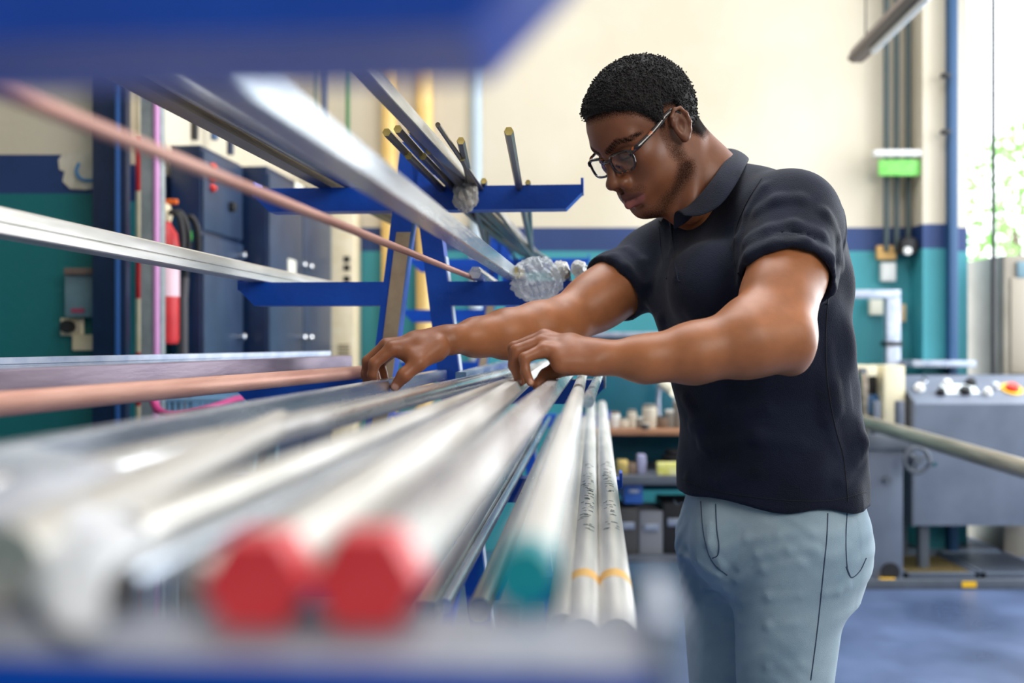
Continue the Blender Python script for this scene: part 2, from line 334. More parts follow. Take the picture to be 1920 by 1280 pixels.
# --- top level
bar('square', 0, 706, 1.297, 878, 2.1, .0105, STEEL2, 'long square steel bar slanting to the top arm across the loose hexagonal bars', y0=.35, y1=4.2)
HXL = 'loose yellow-ended hexagonal bar, '
top = [(725, 248, 1.648, .0064, 'leftmost of the bunch'), (746, 242, 1.623, .0064, 'second from the left, upper row'), (770, 242, 1.623, .0060, 'third from the left, against the rack apex'),
       (766, 292, 1.784, .0066, 'lower row, leftmost'), (793, 293, 1.79, .0066, 'lower row, middle one half hidden'), (806, 283, 1.739, .0070, 'lower row, just left of the long square bar'), (824, 297, 1.81, .0060, 'lower row, tucked under the long square bar')]
for px, py, d, r, w_ in top:
    zc = HC-(py-640)*d/F; lift = max(0, zc-(HC+LEV[0]+r))
    x = (px-960)*d/F
    bar('hex', 0, px, d, 960+(x+TB*(2.1-d)+.014)*F/2.1, 2.1, r, STEEL, HXL+w_, lift=lift, tilt=0, end=('sawn_end', BRASS, .001, .97), y1=4.25, sag=.03)
for px, py, d, r, px2, w_, kd in ((821, 234, 1.58, .0042, 905, 'thin dark rod slanting to the top arm right of the long square bar', 'round'), (864, 264, 1.70, .0062, 884, 'short hexagonal bar with yellow end just right of the thin rod', 'hex'),
        (866, 296, 1.80, .0056, 893, 'hexagonal bar with yellow end below the short one by the thin rod', 'hex'), (954, 246, 1.60, .0068, 974, 'single hexagonal bar standing up alone near the right of the top arm', 'hex'),
        (907, 341, 2.06, .0060, 911, 'hexagonal bar end peeping over the top arm beside the white film', 'hex'), (990, 345, 2.07, .0050, 994, 'hexagonal bar end peeping over the top arm right of the lone bar', 'hex')):
    zc = HC-(py-640)*d/F; lift = max(0, zc-(HC+LEV[0]+r))
    bar(kd, 0, px, d, px2, 2.1 if d < 2 else 2.6, r, STEEL, w_, lift=lift, tilt=-lift, end=('sawn_end', BRASS if kd == 'hex' else STEEL, .001, .97), y1=4.25, sag=.02)
bar('round', 0, 372, 1.38, 652, 2.12, .0170, STEEL2, 'rounded brown steel bar on the left top arm, upper right of the pair', y0=.4, y1=2.9, lift=.001)
bar('chan', 0, 318, 1.38, 612, 2.12, .0150, STEEL, 'dark grooved bar on the left top arm beside the rounded one', y0=.4, y1=2.9)
# ================================================================ plastic film and bags on the rack
FILM = mat('white_plastic_film', rgb(226, 232, 238), rough=.22, col2=rgb(245, 247, 250), scale=16, bump=.15, bscale=30, spec=.7, trans=.15)
def film(name, clear, col):
    m = mat(name, col, rough=.16, col2=tuple(min(1, c*1.1) for c in col[:3])+(1,), scale=16, bump=.9, bscale=70, spec=.8)
    nt = m.node_tree; N = nt.nodes; L = nt.links; out = N['Material Output']; t = N.new('ShaderNodeBsdfTransparent'); x = N.new('ShaderNodeMixShader'); x.inputs[0].default_value = 1-clear
    L.new(t.outputs[0], x.inputs[1]); L.new(N['Principled BSDF'].outputs[0], x.inputs[2]); L.new(x.outputs[0], out.inputs[0]); return m
BAG = film('clear_crinkled_film', .5, rgb(226, 232, 238)); WRAP = film('milky_film', .25, rgb(226, 224, 216))
def crumple(name, c, r, seed, amp, m, label, sub=4, freq=9.0, cat='plastic bag', drape=0):
    bm = bmesh.new(); bmesh.ops.create_icosphere(bm, subdivisions=sub, radius=1.0); rs = np.random.RandomState(seed)
    V = np.array([v.co for v in bm.verts]); Fc = [[v.index for v in f.verts] for f in bm.faces]; bm.free()
    d = np.zeros(len(V))
    for i in range(16):
        k = rs.normal(0, 1, 3); k = k/np.linalg.norm(k)*freq*rs.uniform(.5, 1.8); ph = rs.uniform(0, 6.28); d += np.abs(np.sin(V@k+ph))*rs.uniform(.3, 1)
    if drape:
        ph = np.arctan2(V[:, 1], V[:, 0]); d = d*.35+1.7*np.abs(np.sin(drape*ph+1.5*np.sin(4*V[:, 2]+ph)))+1.0*np.abs(np.sin(2.3*drape*ph+3*V[:, 2]+seed))
    d = (d-d.mean())/d.std(); W_ = V*(1+amp*d[:, None])*np.array(r)+np.array(c)
    return tag(obj(name, W_, Fc, m, sharp=25), label, cat)
crumple('plastic_bag', P(1006, 524, 2.0), (.049, .040, .044), 3, .075, BAG, 'crumpled clear plastic bag drooping over the middle arm', 5, 15, drape=4)
crumple('plastic_wrap', P(1050, 508, 2.02), (.019, .03, .021), 5, .08, WRAP, 'white plastic knot bulging on the right of the crumpled bag', 3, 6)
crumple('plastic_wrap', P(1086, 504, 1.99), (.017, .02, .017), 6, .07, WRAP, 'small round white wrap on a bar end at the arm tip', 3, 6)
crumple('plastic_wrap', P(873, 366, 2.04), (.026, .030, .034), 8, .07, film('cloudy_film', .35, rgb(206, 200, 188)), 'cloudy film wrapped around the top arm under the square bar', 4, 5, drape=2)
# large sheet of film over the near ends of the left bars
def sheet(rows, n=10, m_=10, amp=.0015, seed=1):
    R = [bez([P(*t) for t in r], n) for r in rows]; R = np.array(R); C = []
    for j in range(R.shape[1]): C.append(bez(list(R[:, j]), m_))
    G = np.array(C).transpose(1, 0, 2); rs = np.random.RandomState(seed)
    for i in range(14):
        k = rs.normal(0, 1, 3)*70; G[..., 2] += amp*.35*np.sin(G@k+rs.uniform(0, 6))
    a, b = G.shape[:2]; return G.reshape(-1, 3), [(i*b+j, i*b+j+1, (i+1)*b+j+1, (i+1)*b+j) for i in range(a-1) for j in range(b-1)]
sv_, sf_ = sheet([[(-60, 850, .56), (60, 842, .56), (180, 850, .55), (280, 880, .53)], [(-80, 905, .46), (60, 880, .45), (220, 890, .44), (320, 930, .43)], [(-40, 960, .38), (70, 930, .375), (210, 945, .37), (318, 985, .365)], [(10, 1010, .33), (90, 990, .325), (190, 1000, .32), (285, 1030, .318)], [(50, 1100, .295), (95, 1090, .290), (150, 1090, .288), (205, 1085, .286)], [(110, 1190, .262), (130, 1195, .258), (160, 1196, .257), (190, 1188, .257)]], 6, 6)
fs = obj('plastic_sheet', sv_, sf_, FILM, sharp=60); mo = fs.modifiers.new('thick', 'SOLIDIFY'); mo.thickness = .0012; tag(fs, 'large white plastic sheet draped over the near bar ends at left', 'plastic sheet')

# ================================================================ left background
def pbox(x0, y0, x1, y1, d, th, m, name, parent=None, bev=.004, lift=0.0):
    """box whose front face covers the pixel rectangle at depth d, th deep"""
    a = P(x0, y1, d); b = P(x1, y0, d); return MB().b2((a[0], d-lift, a[2]), (b[0], d+th, b[2]), bev).build(name, m, parent)
def pempty(name, px, py, d, label, cat, group=None): return empty(name, P(px, py, d), label, cat, group)
CREAMP = mat('cream_plastic', rgb(222, 206, 170), rough=.5, col2=rgb(232, 218, 188), scale=14)
BLACKP = mat('black_rubber', rgb(22, 22, 26), rough=.55)
WHITEP = mat('white_paint', rgb(232, 232, 228), rough=.5, col2=rgb(222, 222, 220), scale=10)
GREYB = mat('grey_blue_enamel', rgb(92, 122, 134), rough=.45, col2=rgb(104, 134, 146), scale=8)
NAVYC = mat('navy_cabinet_enamel', rgb(10, 28, 58), rough=.35, col2=rgb(16, 38, 72), scale=6, bump=.04)
SLATE = mat('slate_cabinet_enamel', rgb(36, 52, 78), rough=.38, col2=rgb(46, 62, 88), scale=6, bump=.04)
CHROME = mat('chrome', rgb(220, 222, 226), rough=.15, metal=1.0)
wl = bpy.data.objects['wall_left']
pts = [(110, 300), (122, 284), (150, 281), (188, 284), (188, 352), (160, 356), (132, 354), (118, 340), (122, 322), (112, 318)]
tag(MB().prism([P(a, b, 3.598) for a, b in pts], (0, 0, 0), (0, -.004, 0)).build('plaster_patch', mat('bare_plaster', rgb(226, 218, 200), rough=.9, col2=rgb(206, 196, 176), scale=14, bump=.4), wl), 'flaked patch of bare plaster')
tag(MB().tube(bez([P(148, 306, 3.58), P(143, 322, 3.57), (P(155, 337, 3.57)), P(187, 338, 3.58)], 8), .006, n=8).build('cable_stub', mat('blue_cable', rgb(40, 118, 170), rough=.5)), 'short blue cable looping out of the bare plaster patch', 'cable')
sb = pempty('switch_box', 152, 595, 3.52, 'grey-blue electrical switch box on the teal wall', 'switch box')
pbox(121, 514, 184, 594, 3.52, .08, GREYB, 'body', sb); pbox(119, 502, 186, 515, 3.50, .10, mat('brown_lid', rgb(110, 92, 84), rough=.5), 'lid', sb); pbox(134, 578, 158, 586, 3.519, .004, mat('badge_red_blue', rgb(150, 60, 90), rough=.5), 'badge', sb, 0, .003)
so = pempty('wall_socket', 132, 628, 3.57, 'cream wall socket with black plug under the switch box', 'socket'); pbox(113, 596, 152, 629, 3.57, .03, CREAMP, 'plate', so)
MB().lathe(P(127, 612, 3.55), [(.022, -.02), (.024, 0), (.020, .03)], 14, 'y').build('plug', BLACKP, so)
tag(pbox(135, 627, 186, 657, 3.56, .04, CREAMP, 'junction_box'), 'cream junction box below the wall socket', 'junction box')
tag(pbox(180, 505, 190, 552, 3.57, .03, CREAMP, 'conduit'), 'short cream conduit beside the switch box', 'conduit')
# steel column
ic = pempty('steel_column', 222, 640, 3.52, 'dark navy steel I-beam column at the end of the teal wall', 'column'); ic.location.z = 0; ORIG[ic.name][2] = 0
xa, xb = P(191, 0, 3.5)[0], P(252, 0, 3.5)[0]
MB().b2((xa, 3.42, 0), (xb, 3.435, 4.6), .002).build('flange', NAVYC, ic); MB().b2((xa, 3.58, 0), (xb-.05, 3.595, 4.6), .002).build('flange', NAVYC, ic); MB().b2(((xa+xb)/2-.006, 3.435, 0), ((xa+xb)/2+.006, 3.58, 4.6)).build('web', NAVYC, ic)
MB().b2((xb-.03, 3.40, 0), (xb-.018, 3.42, 4.6), .002).build('edge_strip', mat('blue_strip', rgb(40, 82, 140), rough=.4), ic)
tr = pempty('cable_trunking', 282, 640, 3.47, 'galvanised vertical cable trunking with a pink cable, beside the column', 'trunking'); tr.location.z = 0; ORIG[tr.name][2] = 0
MB().b2((P(263, 0, 3.45)[0], 3.45, 0), (P(303, 0, 3.45)[0], 3.49, 4.6), .003).build('channel', mat('galvanised', rgb(150, 158, 160), rough=.45, metal=.4, col2=rgb(170, 176, 178), scale=20), tr)
MB().tube([(P(292, 0, 3.44)[0], 3.444, 0), (P(292, 0, 3.44)[0], 3.444, 4.6)], .011, n=10).build('pink_cable', mat('lilac_cable', rgb(200, 140, 190), rough=.5), tr)
rp = pempty('striped_pole', 262, 640, 3.72, 'red and cream striped pole behind the trunking', 'pole'); rp.location.z = 0; ORIG[rp.name][2] = 0
REDP = mat('red_paint', rgb(190, 34, 40), rough=.4, col2=rgb(204, 44, 48), scale=20)
for i in range(11): MB().tube([(P(262, 0, 3.72)[0], 3.72, i*.2), (P(262, 0, 3.72)[0], 3.72, i*.2+.2)], .016, n=12).build('band', REDP if i % 2 else CREAMP, rp)
# fire extinguisher
ex = pempty('fire_extinguisher', 310, 640, 3.78, 'red fire extinguisher with orange handle hanging behind the trunking', 'extinguisher')
c = P(311, 640, 3.78); R_ = .049
MB().lathe(c, [(.02, -.01), (R_*.9, -.008), (R_, .01), (R_, .36), (R_*.85, .41), (R_*.45, .44), (.018, .455)], 24).build('cylinder', REDP, ex)
MB().lathe(c, [(R_+.001, .17), (R_+.001, .28)], 24, cap=False).build('label_band', mat('label_pink', rgb(226, 190, 200), rough=.5), ex)
MB().lathe(c+(0, 0, .455), [(.020, 0), (.024, .02), (.018, .06), (.010, .07)], 14).build('valve', CREAMP, ex)
MB().box(c+(.01, 0, .53), (.07, .02, .020), bev=.005).build('handle', mat('orange_plastic', rgb(226, 104, 34), rough=.4), ex)
MB().tube(bez([c+(.02, -.01, .49), c+(.06, -.03, .47), c+(.075, -.03, .38), c+(.065, -.03, .30)], 8), .010, n=10).build('hose', BLACKP, ex)
MB().box(c+(-.03, .06, .30), (.02, .10, .04), bev=.003).build('wall_bracket', BLACKP, ex)
# vacuum hose
hs = pempty('suction_hose', 342, 655, 4.0, 'thick black suction hose standing in front of the first cabinet', 'hose'); hs.location.z = 0; ORIG[hs.name][2] = 0
MB().tube([(P(342, 0, 3.95)[0], 3.95, 0), P(342, 560, 3.95), P(346, 520, 3.95)], [.022, .022, .018], n=14).build('lower_tube', mat('grey_rubber', rgb(56, 54, 60), rough=.5), hs)
MB().tube(bez([P(346, 525, 3.95), P(352, 470, 3.93), P(350, 425, 3.9), P(338, 400, 3.9), P(322, 398, 3.93)], 8), .014, n=12).build('upper_loop', BLACKP, hs)
MB().tube(bez([P(372, 470, 3.95), P(370, 430, 3.93), P(360, 408, 3.92), P(348, 412, 3.93)], 8), .012, n=12).build('side_loop', BLACKP, hs)
MB().lathe(P(352, 442, 3.92), [(.016, -.02), (.018, 0), (.016, .02)], 12).build('green_clip', mat('green_plastic', rgb(70, 190, 60), rough=.4), hs)
# cabinets along the recess wall (fronts face along +x of the racks)
Bv = np.array([math.sin(BA), math.cos(BA), 0]); Av = np.array([math.cos(BA), -math.sin(BA), 0]); RZ = rotz(-BA)
def cab(name, px, d, length, depth, height, m, label, doors, lights, plates, knobs):
    o = np.array([(px-960)*d/F, d, 0.0]); root = empty(name, o+Bv*length/2-Av*depth/2, label, 'cabinet')
    MB().box(o+Bv*length/2-Av*depth/2+(0, 0, height/2), (depth, length, height), RZ, .006).build('body', m[0], root)
    n = doors
    for i in range(n):
        l0 = length*i/n+.008; l1 = length*(i+1)/n-.008
        z0, z1 = .08, (height-.36 if lights else height-.03)
        dr = MB().box(o+Bv*(l0+l1)/2+Av*.006+(0, 0, (z0+z1)/2), (.012, l1-l0, z1-z0), RZ, .004).build('door', m[1], root)
        for z in knobs:
            side = l1-.05 if (n == 1 or i == 0) else l0+.05
            MB().lathe((0, 0, 0), [(.006, 0), (.006, .012), (.016, .016), (.017, .028), (.010, .034)], 14, 'x').V
            kb = MB().lathe((0, 0, 0), [(.006, 0), (.006, .012), (.016, .016), (.017, .028), (.010, .034)], 14, 'x'); kb.V = [tuple(RZ@np.array(v)+o+Bv*side+Av*.012+np.array([0, 0, z])) for v in kb.V]; tag(kb.build('knob', CHROME, dr), 'chrome knob')
    if lights:
        pn = MB().box(o+Bv*length/2+Av*.005+(0, 0, height-.18), (.010, length-.02, .32), RZ, .004).build('control_panel', m[1], root)
        for k in range(3):
            kb = MB().lathe((0, 0, 0), [(.018, 0), (.018, .01), (.010, .02)], 14, 'x'); kb.V = [tuple(RZ@np.array(v)+o+Bv*.09+Av*.010+np.array([0, 0, height-.075-k*.042*1.0])) for v in kb.V]; tag(kb.build('indicator_lamp', mat('red_lens', rgb(200, 50, 44), rough=.3), pn), 'red indicator')
        kb = MB().box(o+Bv*.30+Av*.02+(0, 0, height-.21), (.03, .04, .04), RZ, .008); kb.build('switch', BLACKP, pn)
    for (l, z, wd, hh, mm) in plates:
        MB().box(o+Bv*l+Av*.0135+(0, 0, z), (.003, wd, hh), RZ, 0).build('notice', mm, root)
    return root
PAPER = mat('paper_notice', rgb(232, 228, 210), rough=.8); BLUESIGN = mat('blue_sticker', rgb(40, 90, 170), rough=.5)
cab('electrical_cabinet', 376, 4.0, .46, .125, 2.03, (NAVYC, SLATE), 'navy electrical cabinet with three red indicator lamps', 1, True, [], (HC+.38, HC+.02))
cab('double_door_cabinet', 500, 4.48, 1.05, .13, 2.03, (NAVYC, SLATE), 'slate-grey double-door cabinet with paired chrome knobs', 2, False, [(.33, HC+.35, .12, .09, PAPER), (.08, HC+.62, .10, .06, BLUESIGN), (.45, HC+.73, .14, .10, PAPER)], (HC+.38, HC+.02))
ra = pempty('cream_panel', 642, 690, 5.62, 'cream distribution panel with black switches beyond the cabinets', 'panel'); ra.location.z = 0; ORIG[ra.name][2] = 0
MB().b2((P(621, 0, 5.62)[0], 5.62, 0), (P(664, 0, 5.62)[0], 5.88, HC+.75), .006).build('body', CREAMP, ra)
for y0 in (480, 496, 517): pbox(644, y0, 656, y0+11, 5.615, .01, BLACKP, 'switch', ra, .001)
for k in range(6): pbox(634, 645+6*k, 656, 648+6*k, 5.614, .01, mat('vent_shadow', rgb(150, 136, 108), rough=.8), 'vent_slot', ra, 0)
tag(pbox(608, 420, 620, 700, 5.60, .1, mat('grey_locker', rgb(96, 112, 124), rough=.5), 'locker_side'), 'narrow grey locker edge beside the cream panel', 'locker')
# pipes on the walls
def vpipe(px, d, r, m, label, y1=None, y0=None, cat='pipe', name='pipe'):
    x = (px-960)*d/F; z0 = 0 if y1 is None else P(0, y1, d)[2]; z1 = 4.58 if y0 is None else P(0, y0, d)[2]
    return tag(MB().tube([(x, d, z0), (x, d, z1)], r, n=16).build(name, m), label, cat)
YEL = mat('yellow_pipe_paint', rgb(228, 186, 104), rough=.5, col2=rgb(236, 202, 132), scale=6)
vpipe(730, 5.80, .046, YEL, 'yellow vertical pipe, left of the pair behind the rack'); vpipe(796, 5.80, .050, YEL, 'yellow vertical pipe, right of the pair behind the rack'); vpipe(892, 5.82, .038, mat('pale_blue_pipe', rgb(176, 190, 200), rough=.45), 'pale grey-blue vertical pipe behind the loose bars')
vpipe(592, 5.7, .012, mat('grey_green_conduit', rgb(120, 130, 116), rough=.5), 'thin grey-green conduit on the cream wall', 330); vpipe(608, 5.7, .020, mat('slate_conduit', rgb(74, 82, 104), rough=.5), 'slate-blue conduit beside the thin grey-green one', 330); vpipe(652, 5.7, .013, mat('green_conduit', rgb(70, 120, 74), rough=.5), 'thin green conduit left of the yellow pipes', 330)
vpipe(366, 4.3, .013, BLACKP, 'black conduit rising from the first cabinet', 262); vpipe(402, 4.35, .016, mat('blue_conduit', rgb(60, 90, 130), rough=.5), 'blue-grey conduit rising from the first cabinet', 262); vpipe(432, 4.45, .016, NAVYC, 'navy conduit behind the first cabinet', 290)
# hose and crate on the floor side
hz = MB().tube(bez([P(285, 745, 3.2), P(300, 772, 3.15), P(335, 778, 3.1), P(400, 764, 3.1), P(440, 750, 3.30), (P(452, 748, 3.44))], 8), .013, n=12).build('air_hose', mat('magenta_hose', rgb(170, 44, 110), rough=.45)); tag(hz, 'magenta hose sagging below the copper bar', 'hose')
cr = pempty('plastic_crate', 390, 790, 3.45, 'pale blue slatted crate behind the magenta hose', 'crate'); CRM = mat('pale_blue_plastic', rgb(128, 168, 200), rough=.45)
a = P(310, 815, 3.45); b = P(470, 745, 3.45)
MB().b2((a[0], 3.45, b[2]-.015), (b[0], 3.47, b[2]), .002).build('top_rim', CRM, cr); MB().b2((a[0], 3.45, a[2]), (b[0], 3.47, a[2]+.02), .002).build('bottom_rim', CRM, cr); MB().b2((a[0], 3.46, a[2]), (b[0], 3.75, a[2]+.01)).build('base', CRM, cr)
MB().b2((a[0], 3.73, a[2]), (b[0], 3.75, b[2])).build('back', CRM, cr)
for i in range(14):
    x = a[0]+(b[0]-a[0])*(i+.5)/14; MB().b2((x-.004, 3.452, a[2]), (x+.004, 3.468, b[2]-.01)).build('slat', CRM, cr)
st = pempty('crate_stand', 390, 815, 3.45, 'low bench carrying the pale blue crate', 'bench'); st.location.z = 0; ORIG[st.name][2] = 0
MB().b2((a[0]+.005, 3.40, a[2]-.03), (b[0]+.05, 3.80, a[2]), .004).build('top', GREYB, st)
for x in (a[0]+.01, b[0]-.02):
    for y in (3.42, 3.74): MB().b2((x, y, 0), (x+.04, y+.04, a[2]-.03), .003).build('leg', GREYB, st)

# ================================================================ right background
CONDU = mat('dark_green_conduit', rgb(70, 84, 86), rough=.5)
for px, w_ in ((1662, 'leftmost'), (1681, 'middle'), (1703, 'rightmost')): vpipe(px, 5.84, .016, CONDU, 'dark vertical conduit, %s of the three behind the green sign' % w_, 470, name='conduit', cat='conduit')
tag(pbox(1640, 280, 1728, 292, 5.72, .05, WHITEP, 'cable_tray'), 'white horizontal tray above the green sign', 'tray')
tag(pbox(1648, 299, 1726, 329, 5.74, .02, mat('green_sign', rgb(92, 196, 70), rough=.5, col2=rgb(140, 214, 110), scale=30, stretch=(1, 1, 4)), 'safety_sign'), 'bright green sign on the conduits', 'sign')
for i, (x0, y0, x1, y1, m, l) in enumerate(((1646, 460, 1681, 486, mat('orange_note', rgb(226, 180, 110), rough=.7), 'orange-cream box at the foot of the conduits'), (1653, 492, 1680, 527, WHITEP, 'white notice below the orange box'), (1632, 561, 1662, 590, PAPER, 'pale notice under the hoist beam'), (1686, 570, 1699, 603, mat('tan_note', rgb(206, 180, 140), rough=.7), 'small tan tag right of the hoist post'))):
    tag(pbox(x0, y0, x1, y1, 5.85, .04, m, 'wall_box' if i == 0 else 'notice'), l, 'box' if i == 0 else 'notice')
al = pempty('alarm_bell', 1702, 470, 5.8, 'dark round alarm sounder at the foot of the conduits', 'alarm'); MB().lathe(P(1702, 462, 5.80), [(.01, -.05), (.05, -.04), (.06, 0), (.05, .06)], 18, 'y').build('bell', BLACKP, al); MB().lathe(P(1702, 470, 5.745), [(.005, -.01), (.022, -.008), (.024, .01)], 14, 'y').build('clapper', WHITEP, al)
for y in (140, 246): tag(pbox(1768, y-4, 1784, y+4, 5.62, .04, BLACKP, 'door_hinge'), 'black hinge on the door frame, %s one' % ('upper' if y < 200 else 'lower'), 'hinge')
# hanging fluorescent batten
ft = empty('light_fixture', P(1605, 112, 5.28), 'brown fluorescent batten hanging near the doorway', 'lamp')
p0 = P(1607, 104, 5.28); p1 = P(1738, -30, 4.2)
MB().tube([p0, p1], .052, prof=[(-1, -.35), (-.5, -.75), (.5, -.75), (1, -.35), (.6, .6), (-.6, .6)]).build('housing', mat('brown_grey_enamel', rgb(98, 84, 82), rough=.45), ft)
MB().tube([p0*.75+p1*.25+np.array([.01, 0, -.05]), p1+np.array([.01, 0, -.05])], .017, n=12).build('tube', mat('frosted_tube', rgb(240, 244, 248), rough=.3), ft)
for t in (.15, .85): q_ = p0*(1-t)+p1*t; MB().tube([q_+(0, 0, .03), (q_[0], q_[1], 4.6)], .004, n=6).build('hanger', BLACKP, ft)
# doorway: hanging cable, machine behind it
tag(MB().tube([(P(1863, 0, 5.6)[0], 5.6, P(0, 705, 5.6)[2]), (P(1862, 0, 5.6)[0], 5.6, 4.55)], .013, n=10).build('hanging_cable', BLACKP), 'black cable hanging straight down in the bright doorway', 'cable')
bm_ = pempty('beige_machine', 1930, 705, 5.75, 'beige machine cabinet at the right edge in the doorway', 'machine'); bm_.location.z = 0; ORIG[bm_.name][2] = 0
MB().b2((P(1882, 0, 5.72)[0], 5.72, 0), (P(1990, 0, 5.72)[0], 6.2, P(0, 478, 5.72)[2]), .01).build('body', mat('beige_enamel', rgb(130, 122, 108), rough=.5, col2=rgb(142, 134, 120), scale=6), bm_)
pbox(1896, 520, 1960, 700, 5.71, .02, mat('beige_door', rgb(150, 141, 126), rough=.5), 'door', bm_); pbox(1908, 490, 1940, 520, 5.705, .02, GREYB, 'window', bm_)
# saw / lathe: grey pedestal, control cabinet, gallery
GREYM = mat('machine_grey', rgb(88, 96, 112), rough=.42, col2=rgb(100, 108, 124), scale=5, bump=.03); GREYD = mat('machine_dark_grey', rgb(76, 82, 92), rough=.45, col2=rgb(88, 94, 104), scale=6); CREAMM = mat('machine_cream', rgb(222, 210, 176), rough=.45, col2=rgb(230, 220, 190), scale=6)
ps = pempty('machine_pedestal', 1640, 1095, 5.02, 'grey machine pedestal with handwheel beside the man\'s hip', 'machine'); ps.location.z = 0; ORIG[ps.name][2] = 0
x0, x1 = P(1575, 0, 5.02)[0], P(1694, 0, 5.02)[0]
MB().b2((x0, 5.02, 0), (x1, 5.5, P(0, 842, 5.02)[2]), .012).build('body', GREYM, ps); MB().b2((x0-.03, 4.99, P(0, 843, 5.0)[2]), (x1+.03, 5.52, P(0, 815, 5.0)[2]), .008).build('bed', GREYD, ps)
MB().lathe(P(1670, 1072, 5.01), [(.046, -.004), (.046, .006)], 24, 'y').build('cutout', BLACKP, ps); MB().lathe(P(1665, 900, 5.0), [(.018, 0), (.018, .02)], 14, 'y').build('bolt', GREYD, ps)
pbox(1650, 1085, 1680, 1098, 4.985, .03, mat('safety_yellow', rgb(232, 180, 20), rough=.5), 'yellow_tab', ps)
hw_ = MB(); cc = P(1719, 862, 4.93)
hw_.tube([cc+.062*np.array([math.cos(t), 0, math.sin(t)]) for t in np.linspace(0, 2*math.pi, 29)], .011, n=8, cap=False)
for t in (0, 2.09, 4.19): hw_.tube([cc, cc+.06*np.array([math.cos(t+.4), 0, math.sin(t+.4)])], .007, n=6)
hw_.lathe(cc, [(.022, -.02), (.022, .07)], 14, 'y'); wh = hw_.build('handwheel', GREYD, ps); MB().lathe(cc+np.array([.055, -.05, -.012]), [(.012, -.03), (.014, 0), (.012, .04)], 12, 'y').build('crank_knob', CHROME, wh)
for px in (1622, 1645, 1690): MB().b2((P(px-6, 0, 5.05)[0], 5.05, P(0, 818, 5.05)[2]), (P(px+6, 0, 5.05)[0], 5.10, P(0, 700 if px == 1622 else 752, 5.05)[2]), .003).build('roller_post', STEEL if px == 1622 else GREYM, ps)
sw = pempty('saw_head', 1655, 760, 5.25, 'cream machine head standing on the grey pedestal', 'machine')
pbox(1600, 685, 1645, 705, 5.25, .2, CREAMM, 'beam', sw); pbox(1658, 685, 1697, 806, 5.25, .22, CREAMM, 'column', sw); pbox(1600, 705, 1658, 804, 5.36, .1, BLACKP, 'recess', sw); pbox(1612, 690, 1626, 806, 5.22, .05, GREYD, 'guide', sw); pbox(1628, 740, 1650, 775, 5.33, .05, mat('blue_part', rgb(40, 96, 150), rough=.4), 'motor', sw)
# control cabinet with sloping desk
cbn = pempty('control_cabinet', 1830, 985, 5.2, 'large grey machine control cabinet with button desk', 'machine'); cbn.location.z = 0; ORIG[cbn.name][2] = 0
xa, xb = P(1712, 0, 5.2)[0], 3.0; z0, z1, z2 = P(0, 985, 5.2)[2], P(0, 757, 5.2)[2], P(0, 704, 5.45)[2]
MB().prism([(0, 5.2, z0), (0, 5.2, z1), (0, 5.45, z2), (0, 5.62, z2), (0, 5.62, z0)], (xa, 0, 0), (xb, 0, 0)).build('body', GREYM, cbn, sharp=20)
for s_, x in ((0, xa-.012), (1, xb)): MB().prism([(0, 5.18, z0), (0, 5.18, z1+.02), (0, 5.44, z2+.04), (0, 5.64, z2+.04), (0, 5.64, z0)], (x, 0, 0), (x+.012, 0, 0)).build('side_cheek', GREYD, cbn, sharp=20)
for (x, y) in ((xa+.06, 5.26), (xb-.1, 5.26), (xa+.06, 5.55), (xb-.1, 5.55)): MB().b2((x, y, 0), (x+.05, y+.05, z0), .004).build('leg', GREYD, cbn)
nd = np.array([0, -(z2-z1), .25]); nd /= np.linalg.norm(nd); dirp = np.array([0, .25, z2-z1])
for i, (t, u_, cm, r_) in enumerate(((.10, .5, WHITEP, .022), (.16, .75, CHROME, .016), (.22, .35, BLACKP, .020), (.30, .65, WHITEP, .020), (.38, .4, BLACKP, .026), (.46, .7, BLACKP, .024), (.52, .35, WHITEP, .018), (.60, .55, CHROME, .018), (.70, .5, mat('emergency_red', rgb(210, 50, 30), rough=.4), .030), (.84, .6, WHITEP, .016))):
    c = np.array([xa+(2.92-xa)*t, 5.2, z1])+dirp*u_
    bt = MB().tube([c, c+nd*.012, c+nd*.0121, c+nd*.03], [r_*1.25, r_*1.25, r_, r_*.9], n=16).build('button', cm, cbn)
    if i == 8: MB().tube([c, c+nd*.006], r_*1.9, n=20).build('button_ring', mat('safety_yellow', rgb(232, 180, 20)), bt)
pp = MB().box((0, 0, 0), (.18, .002, .09)); pp.V = [tuple(np.array([v[0]+xa+.30, 0, 0])+np.array([0, 5.2, z1])+dirp*(.5+v[2]/.27)+nd*(.003+v[1])) for v in pp.V]; pp.build('screen', mat('pale_screen', rgb(226, 236, 240), rough=.2), cbn)
tag(MB().b2((P(1712, 0, 5.5)[0], 5.5, P(0, 688, 5.5)[2]), (P(1830, 0, 5.5)[0], 5.75, P(0, 676, 5.5)[2]), .003).build('steel_shelf', GALV), 'thin pale shelf behind the button desk', 'shelf')
tag(MB().tube([P(1618, 790, 5.06), P(1925, 880, 3.35)*1.35-P(1618, 790, 5.06)*.35], .034, n=24).build('steel_pipe', metal('pipe_steel', rgb(140, 128, 110), rgb(176, 166, 150), .35, .45)), 'long steel pipe running from the saw towards the right', 'pipe')
